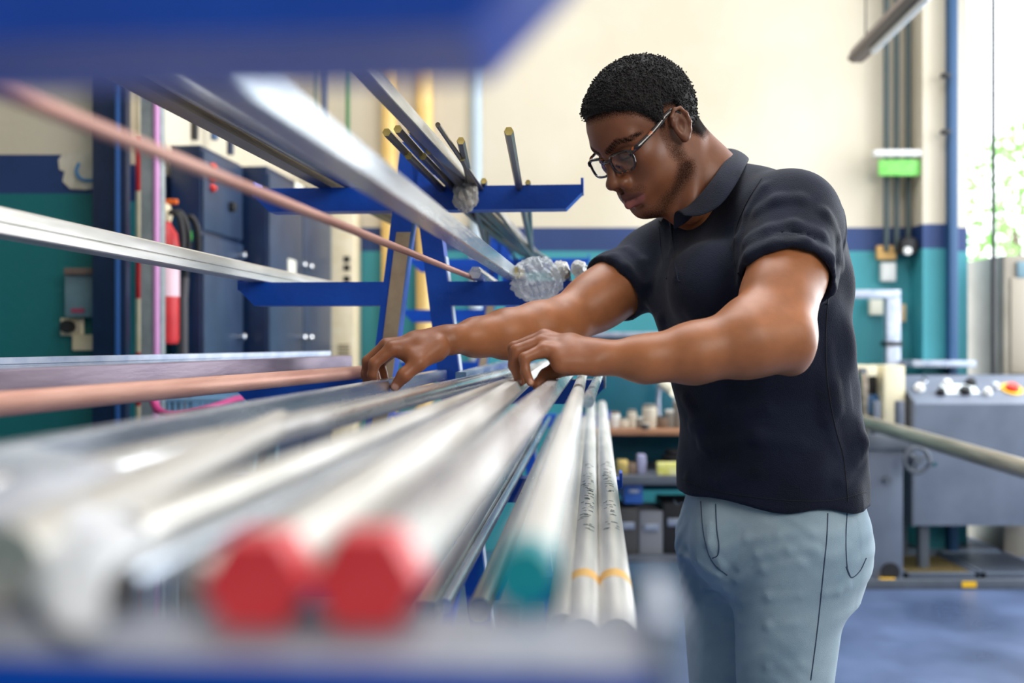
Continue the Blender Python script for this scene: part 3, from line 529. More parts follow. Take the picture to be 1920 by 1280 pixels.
# hoist frame
hf_ = pempty('hoist_frame', 1676, 690, 5.69, 'pale grey gantry post and beam against the teal wall', 'hoist'); hf_.location.z = 0; ORIG[hf_.name][2] = 0
MB().b2((P(1545, 0, 5.66)[0], 5.66, P(0, 559, 5.66)[2]), (P(1689, 0, 5.66)[0], 5.72, P(0, 543, 5.66)[2]), .004).build('beam', GALV, hf_); MB().b2((P(1663, 0, 5.66)[0], 5.66, 0), (P(1689, 0, 5.66)[0], 5.72, P(0, 559, 5.66)[2]), .004).build('post', GALV, hf_); MB().b2((P(1660, 0, 5.65)[0], 5.65, P(0, 648, 5.65)[2]), (P(1692, 0, 5.65)[0], 5.73, P(0, 640, 5.65)[2]), .002).build('clamp', BLACKP, hf_)
# gallery of gratings on the floor
GRT = mat('grating_steel', rgb(120, 130, 148), rough=.4, metal=.6); GRY = mat('grating_brass', rgb(150, 132, 90), rough=.5, metal=.4)
def grate(x0, x1, y0, y1, m, label, nx, ny):
    r = empty('floor_grating', ((x0+x1)/2, (y0+y1)/2, 0), label, 'grating')
    for lo, hi in (((x0, y0), (x1, y0+.02)), ((x0, y1-.02), (x1, y1)), ((x0, y0), (x0+.02, y1)), ((x1-.02, y0), (x1, y1))): MB().b2((lo[0], lo[1], 0), (hi[0], hi[1], .05), .002).build('frame_bar', GRT, r)
    mb = MB()
    for i in range(1, nx): x = x0+(x1-x0)*i/nx; mb.b2((x-.003, y0, .02), (x+.003, y1, .045))
    for i in range(1, ny): y = y0+(y1-y0)*i/ny; mb.b2((x0, y-.003, .02), (x1, y+.003, .044))
    tag(mb.build('grid_bars', m, r), kind='stuff')
gx0, gx1, gx2 = P(1700, 0, 5.1)[0], P(1842, 0, 5.1)[0], P(1985, 0, 5.1)[0]
grate(gx0, gx1-.01, 5.12, 5.60, GRY, 'brass-coloured floor grating beside the pedestal', 22, 10); grate(gx1+.01, gx2, 5.12, 5.66, GRT, 'steel-blue floor grating below the control cabinet', 22, 12); grate(gx0+.02, gx2, 5.70, 6.1, GRT, 'pale floor grating farther back under the control cabinet', 30, 6)
tag(MB().b2((P(1560, 0, 5.0)[0], 4.98, 0), (3.2, 5.01, .05), .004).build('floor_rail', GREYD), 'dark steel rail along the front of the gratings', 'rail'); tag(MB().b2((P(1805, 0, 4.97)[0], 4.975, .012), (P(1832, 0, 4.97)[0], 4.98, .04)).build('rail_marker', mat('safety_yellow', rgb(232, 180, 20))), 'small yellow mark on the floor rail', 'marker')
# workbench behind the man
DTEAL = mat('dark_teal_enamel', rgb(6, 78, 98), rough=.4, col2=rgb(8, 92, 112), scale=5); WOOD = mat('worn_wood', rgb(134, 92, 66), rough=.6, col2=rgb(158, 114, 84), scale=8, stretch=(1, 8, 8))
wb = pempty('workbench', 1210, 1000, 4.6, 'dark teal tool bench with a wooden shelf behind the man', 'bench'); wb.location.z = 0; ORIG[wb.name][2] = 0
bx0, bx1 = P(1085, 0, 4.9)[0], P(1420, 0, 4.9)[0]
MB().b2((bx0, 4.95, .5), (bx1, 5.0, P(0, 622, 4.95)[2]), .004).build('back_panel', DTEAL, wb); MB().b2((bx0, 4.92, P(0, 632, 4.9)[2]), (bx1, 4.96, P(0, 622, 4.9)[2]), .002).build('top_rail', GALV, wb)
zs = P(0, 806, 4.55)[2]; MB().b2((bx0+.05, 4.55, zs-.025), (bx1, 4.95, zs), .004).build('shelf', WOOD, wb)
zb = P(0, 892, 4.4)[2]; MB().b2((bx0+.05, 4.40, zb-.04), (bx1, 4.96, zb), .004).build('bench_top', GREYD, wb)
for x in (bx0+.06, bx1-.12):
    for y in (4.42, 4.88): MB().b2((x, y, 0), (x+.05, y+.05, zb-.04), .003).build('leg', GREYD, wb)
MB().b2((bx0+.08, 4.45, .25), (bx1-.04, 4.94, .28), .003).build('lower_shelf', GREYD, wb)
rs = random.Random(11); JM = [mat('jar_cream', rgb(206, 198, 180), rough=.4), mat('jar_grey', rgb(128, 124, 116), rough=.4), mat('jar_white', rgb(220, 220, 214), rough=.4), mat('jar_brown', rgb(120, 100, 84), rough=.45), mat('jar_dark', rgb(72, 70, 70), rough=.45)]
jd = [(1152, 30, 22, 2, 'white jar at the left end of the wooden shelf'), (1168, 18, 24, 0, 'low cream pot beside the white jar'), (1185, 34, 18, 0, 'tall slim cream can on the wooden shelf'), (1200, 20, 20, 1, 'squat grey tin between slim can and large tin'), (1218, 44, 28, 0, 'large cream tin on the wooden shelf'), (1242, 22, 26, 3, 'brown tub right of the large cream tin'), (1256, 34, 20, 1, 'grey canister near the right of the wooden shelf'), (1274, 56, 26, 1, 'tall grey can half hidden by the polo shirt'), (1210, 12, 16, 4, 'tiny dark lid in front on the wooden shelf')]
for i, (px, h, w_, k, lab) in enumerate(jd):
    d = 4.68 if i < 8 else 4.58; x = (px-960)*d/F; r = w_/2*d/F; hh = h*d/F
    j = tag(MB().lathe((x, d, zs), [(r*.9, 0), (r, .006), (r, hh*.82), (r*.8, hh*.88)], 18).build('jar', JM[k]), lab, 'jar'); MB().lathe((x, d, zs+hh*.86), [(r*.86, 0), (r*.9, .004), (r*.9, hh*.12), (r*.7, hh*.14)], 18).build('lid', JM[(k+1) % 5], j)
la = pempty('bench_lamp', 1236, 806, 4.8, 'small bench lamp with pale head behind the jars', 'lamp'); la.location.z = zs; ORIG[la.name][2] = zs
MB().lathe((P(1236, 0, 4.8)[0], 4.8, zs), [(.05, 0), (.05, .012), (.012, .02)], 16).build('base', GREYM, la); MB().tube([(P(1236, 0, 4.8)[0], 4.8, zs), P(1234, 750, 4.8), P(1238, 712, 4.8)], .010, n=10).build('stem', GALV, la); MB().tube([P(1240, 716, 4.8), P(1266, 732, 4.74)], [.022, .034], n=14).build('head', mat('pale_lamp', rgb(240, 238, 214), rough=.3), la); MB().lathe(P(1237, 708, 4.8), [(.005, -.018), (.018, 0), (.005, .018)], 12).build('joint', GALV, la)
# things on the bench top
cb = MB()
for k in range(4):
    r = .13-.012*k; cb.tube([np.array([P(1290, 0, 4.6)[0]+r*math.cos(t), 4.62+r*.8*math.sin(t), zb+.014+.022*k]) for t in np.linspace(0, 2*math.pi, 33)], .011, n=8, cap=False)
tag(cb.build('cable_coil', BLACKP), 'black cable coil on the bench top beside the man\'s waist', 'cable')
tag(MB().b2((P(1228, 0, 4.5)[0], 4.42, zb), (P(1300, 0, 4.5)[0], 4.47, zb+.055), .006).build('yellow_tray', mat('yellow_green_tray', rgb(210, 206, 90), rough=.4, col2=rgb(236, 234, 190), scale=14)), 'yellow-green tray glinting on the bench top', 'tray')
for px, h, w_, m, lab in ((1168, 26, 20, BRASS, 'small brass block at the left of the bench top'), (1186, 20, 16, JM[3], 'brown block next to the small brass block'), (1204, 36, 16, mat('lilac_box', rgb(150, 150, 180), rough=.5), 'slim lilac-grey box standing on the bench top')):
    d = 4.46; a = (px-w_/2-960)*d/F; b = (px+w_/2-960)*d/F; tag(MB().b2((a, d, zb), (b, d+.06, zb+h*d/F), .008).build('block', m), lab, 'block')
for (x0, y0, x1, y1, m, lab) in ((1165, 905, 1200, 960, BLUESIGN, 'blue drawer bin under the bench top'), (1150, 925, 1195, 1010, JM[4], 'dark box under the bench at left'), (1196, 930, 1240, 1010, mat('grey_box', rgb(130, 132, 138), rough=.5), 'grey metal box on the lower bench shelf'), (1240, 915, 1330, 1010, BLACKP, 'black bin on the lower bench shelf')):
    a = P(x0, y1, 4.55); b = P(x1, y0, 4.55); hgt = b[2]-a[2]; dd = 4.5 if m is not BLUESIGN else 4.44
    zz0 = .28 if m is not BLUESIGN else zb-.04-.09; hgt = hgt if m is not BLUESIGN else .09
    bn = tag(MB().b2((a[0], dd, zz0), (b[0], dd+.25, zz0+hgt), .008).build('storage_bin', m), lab, 'bin'); MB().b2((a[0]+.02, dd-.012, zz0+hgt*.55), (b[0]-.02, dd, zz0+hgt*.7), .003).build('handle', GALV, bn)
# tree outside the doorway
def tree(x, y, h, r, seed, lab):
    t = empty('tree', (x, y, -.02), lab, 'tree'); MB().tube([(x, y, -.02), (x+.05, y, h*.5), (x-.05, y+.1, h*.9)], [.12, .09, .04], n=10).build('trunk', mat('bark', rgb(110, 96, 84), rough=.9), t)
    rs = np.random.RandomState(seed); n = 800; p = rs.normal(0, 1, (n, 3)); p = p/np.linalg.norm(p, axis=1)[:, None]*rs.uniform(.45, 1, n)[:, None]**.6*np.array([r, r, r*.9])+np.array([x, y, h]); V = []; Fc = []
    for i in range(n):
        a = rs.normal(0, 1, 3); a /= np.linalg.norm(a); b = np.cross(a, rs.normal(0, 1, 3)); b /= np.linalg.norm(b); s = rs.uniform(.05, .10); k = len(V); V += [p[i]-a*s, p[i]+b*s*.5, p[i]+a*s, p[i]-b*s*.5]; Fc.append((k, k+1, k+2, k+3))
    tag(obj('leaves', V, Fc, mat('leaf_green', rgb(104, 170, 70), rough=.5, col2=rgb(150, 206, 110), scale=2), t), kind='stuff')
tree(6.4, 12.5, 3.0, 1.1, 3, 'leafy green tree outside the doorway')
tree(8.6, 15.0, 3.6, 1.6, 5, 'taller leafy tree farther off in the yard')
# ================================================================ the man: distance-field modelling, polygonised with surface nets
f32 = np.float32
def V3(*a): return np.array(a, dtype=f32)
def smin(a, b, k):
    if k <= 0: return np.minimum(a, b)
    h = np.maximum(k-np.abs(a-b), 0)/k
    return np.minimum(a, b)-h*h*(k*0.25)
def cone(a, b, ra, rb):
    a = np.array(a, f32); ba = np.array(b, f32)-a; L2 = float(ba@ba)
    def fn(p):
        q = p-a; t = np.clip((q@ba)/L2, 0, 1)
        return np.linalg.norm(q-t[:, None]*ba, axis=1)-(ra+(rb-ra)*t)
    return fn
def cone2(a, b, ra, rb, ax, sq):
    """tapered limb flattened by factor sq along axis ax"""
    a = np.array(a, f32); ba = np.array(b, f32)-a; L2 = float(ba@ba); ax = np.array(ax, f32); ax = ax/np.linalg.norm(ax)
    def fn(p):
        q = p-a; t = np.clip((q@ba)/L2, 0, 1); w_ = q-t[:, None]*ba; c = w_@ax
        w_ = w_+(c*(1/sq-1))[:, None]*ax
        return (np.linalg.norm(w_, axis=1)-(ra+(rb-ra)*t))*min(1, sq)
    return fn
def ell(c, r, R=None):
    c = np.array(c, f32); r = np.array(r, f32)
    def fn(p):
        q = p-c
        if R is not None: q = q@R
        k0 = np.linalg.norm(q/r, axis=1); k1 = np.linalg.norm(q/(r*r), axis=1)
        return k0*(k0-1)/np.maximum(k1, 1e-6)
    return fn
def loft(org, fx, lx, secs, pw=2.0):
    """stack of (z, forward, left, half width, half depth front, half depth back)"""
    S = np.array(secs, f32); S = S[np.argsort(S[:, 0])]; zs = S[:, 0]; org = np.array(org, f32); fx = np.array(fx, f32); lx = np.array(lx, f32)
    zz = np.linspace(zs[0], zs[-1], 200)      # smooth the table a little
    tab = []
    for c in range(1, 6):
        v = np.interp(zz, zs, S[:, c]); k = np.ones(15)/15; tab.append(np.convolve(np.pad(v, 7, mode='edge'), k, 'valid'))
    def fn(p):
        z = p[:, 2]; zc = np.clip(z, zs[0], zs[-1])
        fo, lo, a, b1, b2 = [np.interp(zc, zz, t) for t in tab]
        q = p-org; x = q@fx-fo; y = q@lx-lo
        b = np.where(x > 0, b1, b2)
        rr = (np.abs(x/b)**pw+np.abs(y/a)**pw)**(1/pw)
        d = (rr-1)*np.minimum(a, b)
        dz = np.abs(z-zc)
        return np.where(dz > 0, np.sqrt(np.maximum(d, 0)**2+dz**2)+np.minimum(d, 0)*0.0, d).astype(f32)
    return fn
class Field:
    def __init__(s): s.ops = []
    def u(s, fn, k=0.0): s.ops.append(('u', fn, k)); return s
    def sub(s, fn, k=0.0): s.ops.append(('s', fn, k)); return s
    def cut(s, fn, k=0.0): s.ops.append(('i', fn, k)); return s
    def disp(s, fn): s.ops.append(('d', fn, 0)); return s
    def ev(s, p, ops=None):
        d = np.full(len(p), 1e3, f32)
        for op, fn, k in (s.ops if ops is None else ops):
            v = fn(p)
            if op == 'u': d = smin(d, v, k)
            elif op == 's': d = -smin(-d, v, k)
            elif op == 'i': d = -smin(-d, -v, k)
            else: d = d+v
        return d
    def mesh(s, lo, hi, h, B=20):
        lo = np.array(lo, f32); n = np.ceil((np.array(hi)-lo)/h).astype(int); nb = (n+B-1)//B; n = nb*B
        D = np.full(n+1, 1.0, f32)
        g = np.stack(np.meshgrid(*[np.arange(k) for k in nb], indexing='ij'), -1).reshape(-1, 3)
        cen = (lo+(g+0.5)*B*h).astype(f32); R = B*h*0.87
        vals = []; d = np.full(len(cen), 1e3, f32)
        for op, fn, k in s.ops:
            v = fn(cen); vals.append(v)
            if op == 'u': d = smin(d, v, k)
            elif op == 's': d = -smin(-d, v, k)
            elif op == 'i': d = -smin(-d, -v, k)
            else: d = d+v
        o = np.stack(np.meshgrid(*[np.arange(B+1)]*3, indexing='ij'), -1).reshape(-1, 3)
        for i in range(len(g)):
            sl = tuple(slice(a*B, a*B+B+1) for a in g[i])
            if abs(d[i]) > R*2.1:
                if d[i] < 0: D[sl] = np.minimum(D[sl], -0.05) if False else -0.05
                continue
            ops = [q for q, v in zip(s.ops, vals) if q[0] == 'd' or (q[0] == 'i') or (q[0] == 'u' and v[i]-1.6*R < d[i]+1.6*R+q[2]+.004) or (q[0] == 's' and v[i] < 2.2*R+q[2]+.004)]
            p = (lo+(g[i]*B+o)*h).astype(f32)
            D[sl] = s.ev(p, ops).reshape(B+1, B+1, B+1)
        return surfnet(D, lo, h)
def surfnet(D, lo, h):
    S = D < 0; n = np.array(D.shape)-1
    c = np.zeros(tuple(n), np.uint8)
    for i in (0, 1):
        for j in (0, 1):
            for k in (0, 1): c += S[i:n[0]+i, j:n[1]+j, k:n[2]+k]
    act = np.argwhere((c > 0) & (c < 8)); idx = np.full(tuple(n), -1, np.int32); idx[tuple(act.T)] = np.arange(len(act))
    acc = np.zeros((len(act), 3)); cnt = np.zeros(len(act))
    E = [((i, j, k), ax) for ax in range(3) for (i, j, k) in ((0, 0, 0), (1, 0, 0), (0, 1, 0), (0, 0, 1), (1, 1, 0), (1, 0, 1), (0, 1, 1)) if (i, j, k)[ax] == 0]
    for off, ax in E:
        a = act+np.array(off); b = a.copy(); b[:, ax] += 1
        va = D[tuple(a.T)]; vb = D[tuple(b.T)]; m = (va < 0) != (vb < 0)
        t = va/np.where(m, va-vb, 1); pt = np.array(off)[None, :].astype(float).repeat(len(act), 0); pt[:, ax] += t
        acc[m] += pt[m]; cnt[m] += 1
    V = lo+(act+acc/cnt[:, None])*h
    Q = []
    for ax in range(3):
        sl0 = [slice(None)]*3; sl1 = [slice(None)]*3; sl0[ax] = slice(0, -1); sl1[ax] = slice(1, None)
        X = np.argwhere(S[tuple(sl0)] != S[tuple(sl1)]); b_, c_ = [(1, 2), (2, 0), (0, 1)][ax]
        X = X[(X[:, b_] > 0) & (X[:, c_] > 0) & (X[:, b_] < n[b_]) & (X[:, c_] < n[c_])]
        inside = S[tuple(X.T)]
        def at(db, dc):
            Y = X.copy(); Y[:, b_] += db; Y[:, c_] += dc; return idx[tuple(Y.T)]
        q = np.stack([at(-1, -1), at(0, -1), at(0, 0), at(-1, 0)], 1)
        q = np.where(inside[:, None], q, q[:, ::-1]); Q.append(q)
    Q = np.concatenate(Q); return V, Q[(Q >= 0).all(1)]
def netobj(name, V, Q, m, parent, attr=None):
    org = ORIG[parent.name]; me = bpy.data.meshes.new(name)
    me.vertices.add(len(V)); me.vertices.foreach_set('co', (V-org).astype(f32).ravel())
    me.loops.add(Q.size); me.loops.foreach_set('vertex_index', Q.astype(np.int32).ravel())
    me.polygons.add(len(Q)); me.polygons.foreach_set('loop_start', np.arange(0, Q.size, 4, dtype=np.int32)); me.polygons.foreach_set('loop_total', np.full(len(Q), 4, np.int32))
    me.update(calc_edges=True); me.polygons.foreach_set('use_smooth', [True]*len(Q)); me.materials.append(m)
    if attr is not None:
        a = me.color_attributes.new('Col', 'FLOAT_COLOR', 'POINT'); a.data.foreach_set('color', attr.astype(f32).ravel())
    o = bpy.data.objects.new(name, me); COL.objects.link(o); o.parent = parent; ORIG[o.name] = org; return o
def march(field, pts, d0=1.2, lift=0.0):
    """pixel points -> points on the field's surface as seen from the camera position"""
    pts = np.array(pts, float); c = np.array([0, 0, HC]); dirs = np.stack([(pts[:, 0]-960)/F, np.ones(len(pts)), -(pts[:, 1]-640)/F], 1); nl = np.linalg.norm(dirs, axis=1)
    t = np.full(len(pts), d0)
    for _ in range(70):
        p = (c+dirs*t[:, None]).astype(f32); d = field.ev(p); t = t+np.clip(d, -.02, .05)*0.75/nl
    p = c+dirs*t[:, None]
    if lift:
        e = 0.002; g_ = np.stack([field.ev((p+np.eye(3)[i]*e).astype(f32))-field.ev((p-np.eye(3)[i]*e).astype(f32)) for i in range(3)], 1); g_ /= np.linalg.norm(g_, axis=1)[:, None]+1e-9
        p = p+g_*lift
    return p

# ---- joints (pixel column, row, depth)
fT = V3(-.82, -.57, 0); fT /= np.linalg.norm(fT); lT = V3(-fT[1], fT[0], 0)*1.0; lT = V3(.57, -.82, 0)/np.linalg.norm([.57, .82])
PEL = P(1451, 1000, 1.78); PEL2 = np.array([PEL[0], PEL[1], 0])
SL = P(1484, 404, 1.63); EL = P(1466, 634, 1.455); WL = P(1130, 670, 1.42)
SR = P(1228, 492, 1.92); ER = P(1052, 608, 1.78); WR = P(842, 637, 1.60)
NB = P(1322, 352, 1.785)
# head frame
yaw = math.radians(30); pit = math.radians(36.5)
hb = np.array([-math.cos(yaw), -math.sin(yaw), 0]); hF = hb*math.cos(pit)+np.array([0, 0, -math.sin(pit)]); hL = np.array([math.sin(yaw), -math.cos(yaw), 0]); hU = hb*math.sin(pit)+np.array([0, 0, math.cos(pit)])
hO = P(1268, 245, 1.68)-0.072*hL
HM = np.stack([hF, hL, hU], 1).astype(f32)     # columns: forward, left, up
def W(f, l, u): return hO+f*hF+l*hL+u*hU
def H2(fn):      # mirrored head primitive in head space
    def g(p):
        q = (p-hO.astype(f32))@HM; q[:, 1] = np.abs(q[:, 1]); return fn(q.astype(f32))
    return g
ZY = lambda y, d=1.78: HC-(y-640)*d/F
_ts0 = lambda e: [(ZY(1010), 0, 0, .190+e, .150+e, .165+e), (ZY(960), 0, 0, .196+e, .150+e, .162+e), (ZY(900), 0, 0, .196+e, .150+e, .158+e), (ZY(830), .0, 0, .190+e, .146+e, .150+e), (ZY(760), .008, 0, .188+e, .146+e, .142+e),
    (ZY(700), .022, 0, .190+e, .146+e, .145+e), (ZY(640), .040, -.004, .196+e, .148+e, .155+e), (ZY(580), .050, -.010, .200+e, .148+e, .162+e), (ZY(520), .052, -.018, .198+e, .142+e, .160+e), (ZY(460), .045, -.024, .180+e, .120+e, .142+e), (ZY(410), .032, -.030, .150+e, .088+e, .110+e), (ZY(370), .020, -.034, .105+e, .062+e, .080+e), (ZY(345), .018, -.036, .07+e, .05+e, .06+e)]
torso_secs = lambda e: [(z, fo, lo, max(.02, a-.013), max(.02, b1), max(.02, b2-.053)) for (z, fo, lo, a, b1, b2) in _ts0(e)]
# ---------------- skin
body = Field()
hp = []
def H(fn, k, op='u'): body.ops.append((op, H2(fn), k))
H(ell((-.006, 0, .046), (.098, .0745, .087)), 0)
H(ell((.036, 0, .045), (.060, .062, .060)), .02)
H(ell((.040, 0, -.020), (.054, .055, .068)), .025)
H(cone((.004, .049, -.048), (.074, .014, -.090), .016, .017), .030)
H(ell((.079, 0, -.092), (.019, .021, .017)), .02)
H(ell((.058, .045, -.004), (.024, .017, .017)), .022)
H(ell((.050, .036, -.045), (.030, .020, .028)), .025)
H(cone((.090, 0, .034), (.073, .044, .036), .0095, .010), .016)
H(ell((.099, .034, .013), (.017, .019, .0105)), .014, 's')
H(ell((.0775, .033, .011), (.0135, .0155, .0125)), .004)
H(cone((.0915, .020, .0065), (.086, .048, .0085), .0011, .0009), .0015, 's')
H(cone((.091, 0, .022), (.110, 0, -.016), .0075, .0095), .012)
H(ell((.1155, 0, -.0225), (.0125, .0125, .0105)), .008)
H(ell((.1035, .0155, -.0275), (.0115, .0085, .0088)), .007)
H(ell((.1080, .0088, -.0370), (.0060, .0042, .0045)), .003, 's')
H(ell((.083, 0, -.056), (.025, .034, .027)), .02)
H(cone((.1070, 0, -.0535), (.093, .025, -.0605), .0072, .0035), .005)
H(cone((.1065, 0, -.0692), (.092, .023, -.0635), .0090, .0035), .005)
H(cone((.1165, 0, -.0612), (.0945, .0265, -.0620), .0022, .0012), .003, 's')
H(ell((.104, 0, -.0440), (.004, .0035, .008)), .005, 's')
H(cone((.103, 0, -.0815), (.094, .016, -.080), .0045, .003), .009, 's')
# ears
_H0 = H
def H(fn, k, op='u'):
    c0 = np.array([-.008, .074, .004], f32); _H0(lambda q: fn(((q-c0)/.87+c0).astype(f32))*.87, k, op)
er = rotz(0)
def earR(t):
    c, s_ = math.cos(t), math.sin(t); return np.array([[c, 0, s_], [0, 1, 0], [-s_, 0, c]], f32)
ER_ = earR(math.radians(-14))
H(ell((-.011, .0765, .006), (.0185, .0075, .031), ER_), .006)
H(ell((-.007, .085, .004), (.0095, .0085, .0150), ER_), .003, 's')
H(ell((-.010, .0865, .020), (.0085, .0050, .0090), ER_), .003, 's')
eh = [(.006, .075, .014), (.004, .081, .029), (-.008, .084, .0385), (-.022, .085, .034), (-.029, .0855, .018), (-.028, .085, .000), (-.021, .082, -.014), (-.011, .078, -.024), (-.002, .074, -.024)]
for a, b in zip(eh[:-1], eh[1:]): H(cone(a, b, .0036, .0036), .003)
H(ell((-.006, .0765, -.0205), (.0085, .0055, .0085)), .004)
H(cone((.004, .077, .003), (.003, .078, -.006), .0042, .0038), .003)
H = _H0
# neck
nk_t = W(-.030, 0, -.035)
body.u(cone(nk_t, NB, .058, .061), .03); body.u(cone(NB, P(1385, 430, 1.79), .061, .08), .04)
body.u(cone(W(-.068, 0, -.012), P(1362, 362, 1.80), .026, .034), .04)
body.u(cone(W(-.045, .045, -.035), P(1300, 402, 1.715), .014, .013), .02)      # sternomastoid
body.u(cone(W(.05, 0, -.075), P(1278, 395, 1.755), .02, .025), .04)
# core under the clothes joins the head and the arms
body.u(loft(PEL2, fT, lT, torso_secs(-.035)), .04)
# arms
def arm(S, E, Wp, mids, rS, rU, rE, radii, flat):
    body.u(cone(S, S+(E-S)*.5, rS, rU), .03); body.u(cone(S+(E-S)*.45, E, rU, rE), .03)
    pts = [E]+mids+[Wp]
    for a, b, ra, rb in zip(pts[:-1], pts[1:], radii[:-1], radii[1:]): body.u(cone(a, b, ra, rb), .030)
arm(SL, EL, WL, [P(1400, 640, 1.44), P(1300, 662, 1.428), P(1210, 673, 1.42)], .062, .0560, .0430, [.0440, .0480, .0390, .0290, .0225], 1)
body.u(ell(P(1487, 668, 1.462), (.022, .022, .026)), .02)                         # elbow point
body.u(ell(P(1415, 595, 1.46), (.040, .034, .034)), .03)                          # forearm muscle under the crook
body.u(ell(P(1448, 560, 1.50), (.048, .05, .055)), .03)
arm(SR, ER, WR, [P(1010, 618, 1.735), P(950, 626, 1.69), P(895, 632, 1.645)], .058, .0510, .0430, [.0430, .0440, .0375, .0275, .0205], 1)
body.u(ell(P(1110, 570, 1.83), (.05, .05, .047)), .03)
# hands
def hand(wr, mcp, fing, thumb, extra, kk=.010):
    for (m_, r) in mcp: body.u(cone(wr+(m_-wr)*.12, m_, .0140, r), .012)
    ctr = sum(m_ for m_, r in mcp)/4; body.u(cone(wr, wr*.5+ctr*.5, .0195, .0165), .02)
    for (a, ra), (b, rb) in zip(mcp[:-1], mcp[1:]):
        body.u(cone(wr*.45+a*.55, wr*.45+b*.55, .0135, .0135), .012)
    for (m_, r), chain in zip(mcp, fing):
        pts = [(m_, r*.92)]+chain
        for (a, ra), (b, rb) in zip(pts[:-1], pts[1:]): body.u(cone(a, b, ra, rb), .0035)
    for (a, ra), (b, rb) in zip(thumb[:-1], thumb[1:]): body.u(cone(a, b, ra, rb), .006)
    for a, b, ra, rb in extra: body.u(cone(a, b, ra, rb), .014)
hand(WR, [(P(735, 653, 1.556), .0122), (P(725, 648, 1.577), .0125), (P(731, 649, 1.60), .0115), (P(744, 653, 1.62), .0105)],
     [[(P(702, 681, 1.548), .0090), (P(698, 702, 1.552), .0078), (P(700, 716, 1.558), .0066)], [(P(690, 677, 1.575), .0092), (P(686, 701, 1.578), .0079), (P(689, 718, 1.582), .0066)],
      [(P(696, 680, 1.602), .0086), (P(703, 702, 1.600), .0074), (P(710, 718, 1.597), .0062)], [(P(714, 681, 1.622), .0075), (P(719, 700, 1.618), .0066), (P(724, 713, 1.612), .0056)]],
     [(P(818, 652, 1.575), .019), (P(784, 680, 1.545), .0130), (P(758, 703, 1.535), .0105), (P(741, 724, 1.540), .0082)],
     [(P(815, 655, 1.578), P(775, 668, 1.560), .018, .0125), (P(735, 655, 1.57), P(780, 672, 1.555), .006, .010)])
hand(WL, [(P(1024, 637, 1.478), .0118), (P(1021, 632, 1.456), .0124), (P(1016, 641, 1.432), .0116), (P(1019, 656, 1.410), .0108)],
     [[(P(970, 656, 1.478), .0088), (P(970, 686, 1.470), .0076), (P(981, 713, 1.462), .0064)], [(P(964, 652, 1.453), .0092), (P(963, 685, 1.450), .0078), (P(976, 716, 1.443), .0066)],
      [(P(968, 657, 1.424), .0088), (P(966, 688, 1.422), .0075), (P(974, 717, 1.420), .0064)], [(P(983, 671, 1.400), .0078), (P(985, 696, 1.398), .0068), (P(995, 717, 1.397), .0058)]],
     [(P(1092, 680, 1.440), .018), (P(1048, 690, 1.452), .0125), (P(1024, 704, 1.446), .0100), (P(1008, 722, 1.436), .0082)],
     [(P(1108, 682, 1.408), P(1052, 680, 1.402), .0165, .0150)])
SKLO = (min(P(680, 0, 1.55)[0], -.26), 1.36, .86); SKHI = (.68, 2.02, 1.76)
skin_V, skin_Q = body.mesh(SKLO, SKHI, .0026)
# skin colours: tone by region, lips, brows, stubble density in alpha
q = (skin_V-hO)@np.stack([hF, hL, hU], 1); hf, hl, hu = q[:, 0], np.abs(q[:, 1]), q[:, 2]
def sst(a, b, x): t = np.clip((x-a)/(b-a), 0, 1); return t*t*(3-2*t)
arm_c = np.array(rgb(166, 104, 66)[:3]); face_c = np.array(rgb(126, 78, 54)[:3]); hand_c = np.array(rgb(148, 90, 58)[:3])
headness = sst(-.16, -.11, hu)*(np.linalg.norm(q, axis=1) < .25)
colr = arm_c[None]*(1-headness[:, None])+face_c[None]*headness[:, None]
dW = np.minimum(np.linalg.norm(skin_V-P(740, 670, 1.57), axis=1), np.linalg.norm(skin_V-P(1015, 675, 1.43), axis=1)); hm = 1-sst(.06, .13, dW)
colr = colr*(1-hm[:, None])+hand_c[None]*hm[:, None]
def segd(p, a, b):
    a = np.array(a); ba = np.array(b)-a; t = np.clip((p-a)@ba/(ba@ba), 0, 1); return np.linalg.norm(p-a-t[:, None]*ba, axis=1)
qa = np.stack([hf, hl, hu], 1)
lip = np.maximum(1-sst(.0075, .0105, segd(qa, (.108, 0, -.0540), (.094, .025, -.0610)))*1.0, 1-sst(.0085, .0115, segd(qa, (.107, 0, -.0695), (.094, .023, -.0635))))
lip *= (hf > .088)
ul = hu > -.0615
lipc = np.where(ul[:, None], np.array(rgb(92, 52, 46)[:3])[None], np.array(rgb(148, 88, 82)[:3])[None])
colr = colr*(1-lip[:, None])+lipc*lip[:, None]
lu = np.stack([hl, hu], 1); brow = (1-sst(.0028, .0098, np.minimum(segd(lu, (.012, .0300), (.036, .0400)), segd(lu, (.036, .0400), (.058, .0335))+.0006)))*(hf > .05)*(.85+.15*np.sin(hl*900+hu*500))
lash = (1-sst(.0010, .0026, segd(lu, (.020, .0055), (.048, .0075))))*(hf > .06)
dens = np.maximum(brow*.80, 0)
jaw_line = segd(qa, (.012, .062, -.030), (.012, .056, -.062)); jaw2 = segd(qa, (.012, .056, -.064), (.082, .012, -.106))
beard = np.maximum((1-sst(.004, .030, jaw_line))*.8, 1-sst(.008, .036, jaw2)); beard = np.maximum(beard, .55*(1-sst(.008, .016, segd(qa, (.104, 0, -.044), (.088, .030, -.052)))))
beard = np.maximum(beard, .6*(1-sst(.008, .022, segd(qa, (.018, .068, .012), (.014, .064, -.030))))); beard *= (1-lip)*headness
dens = np.maximum(dens, beard*.66)
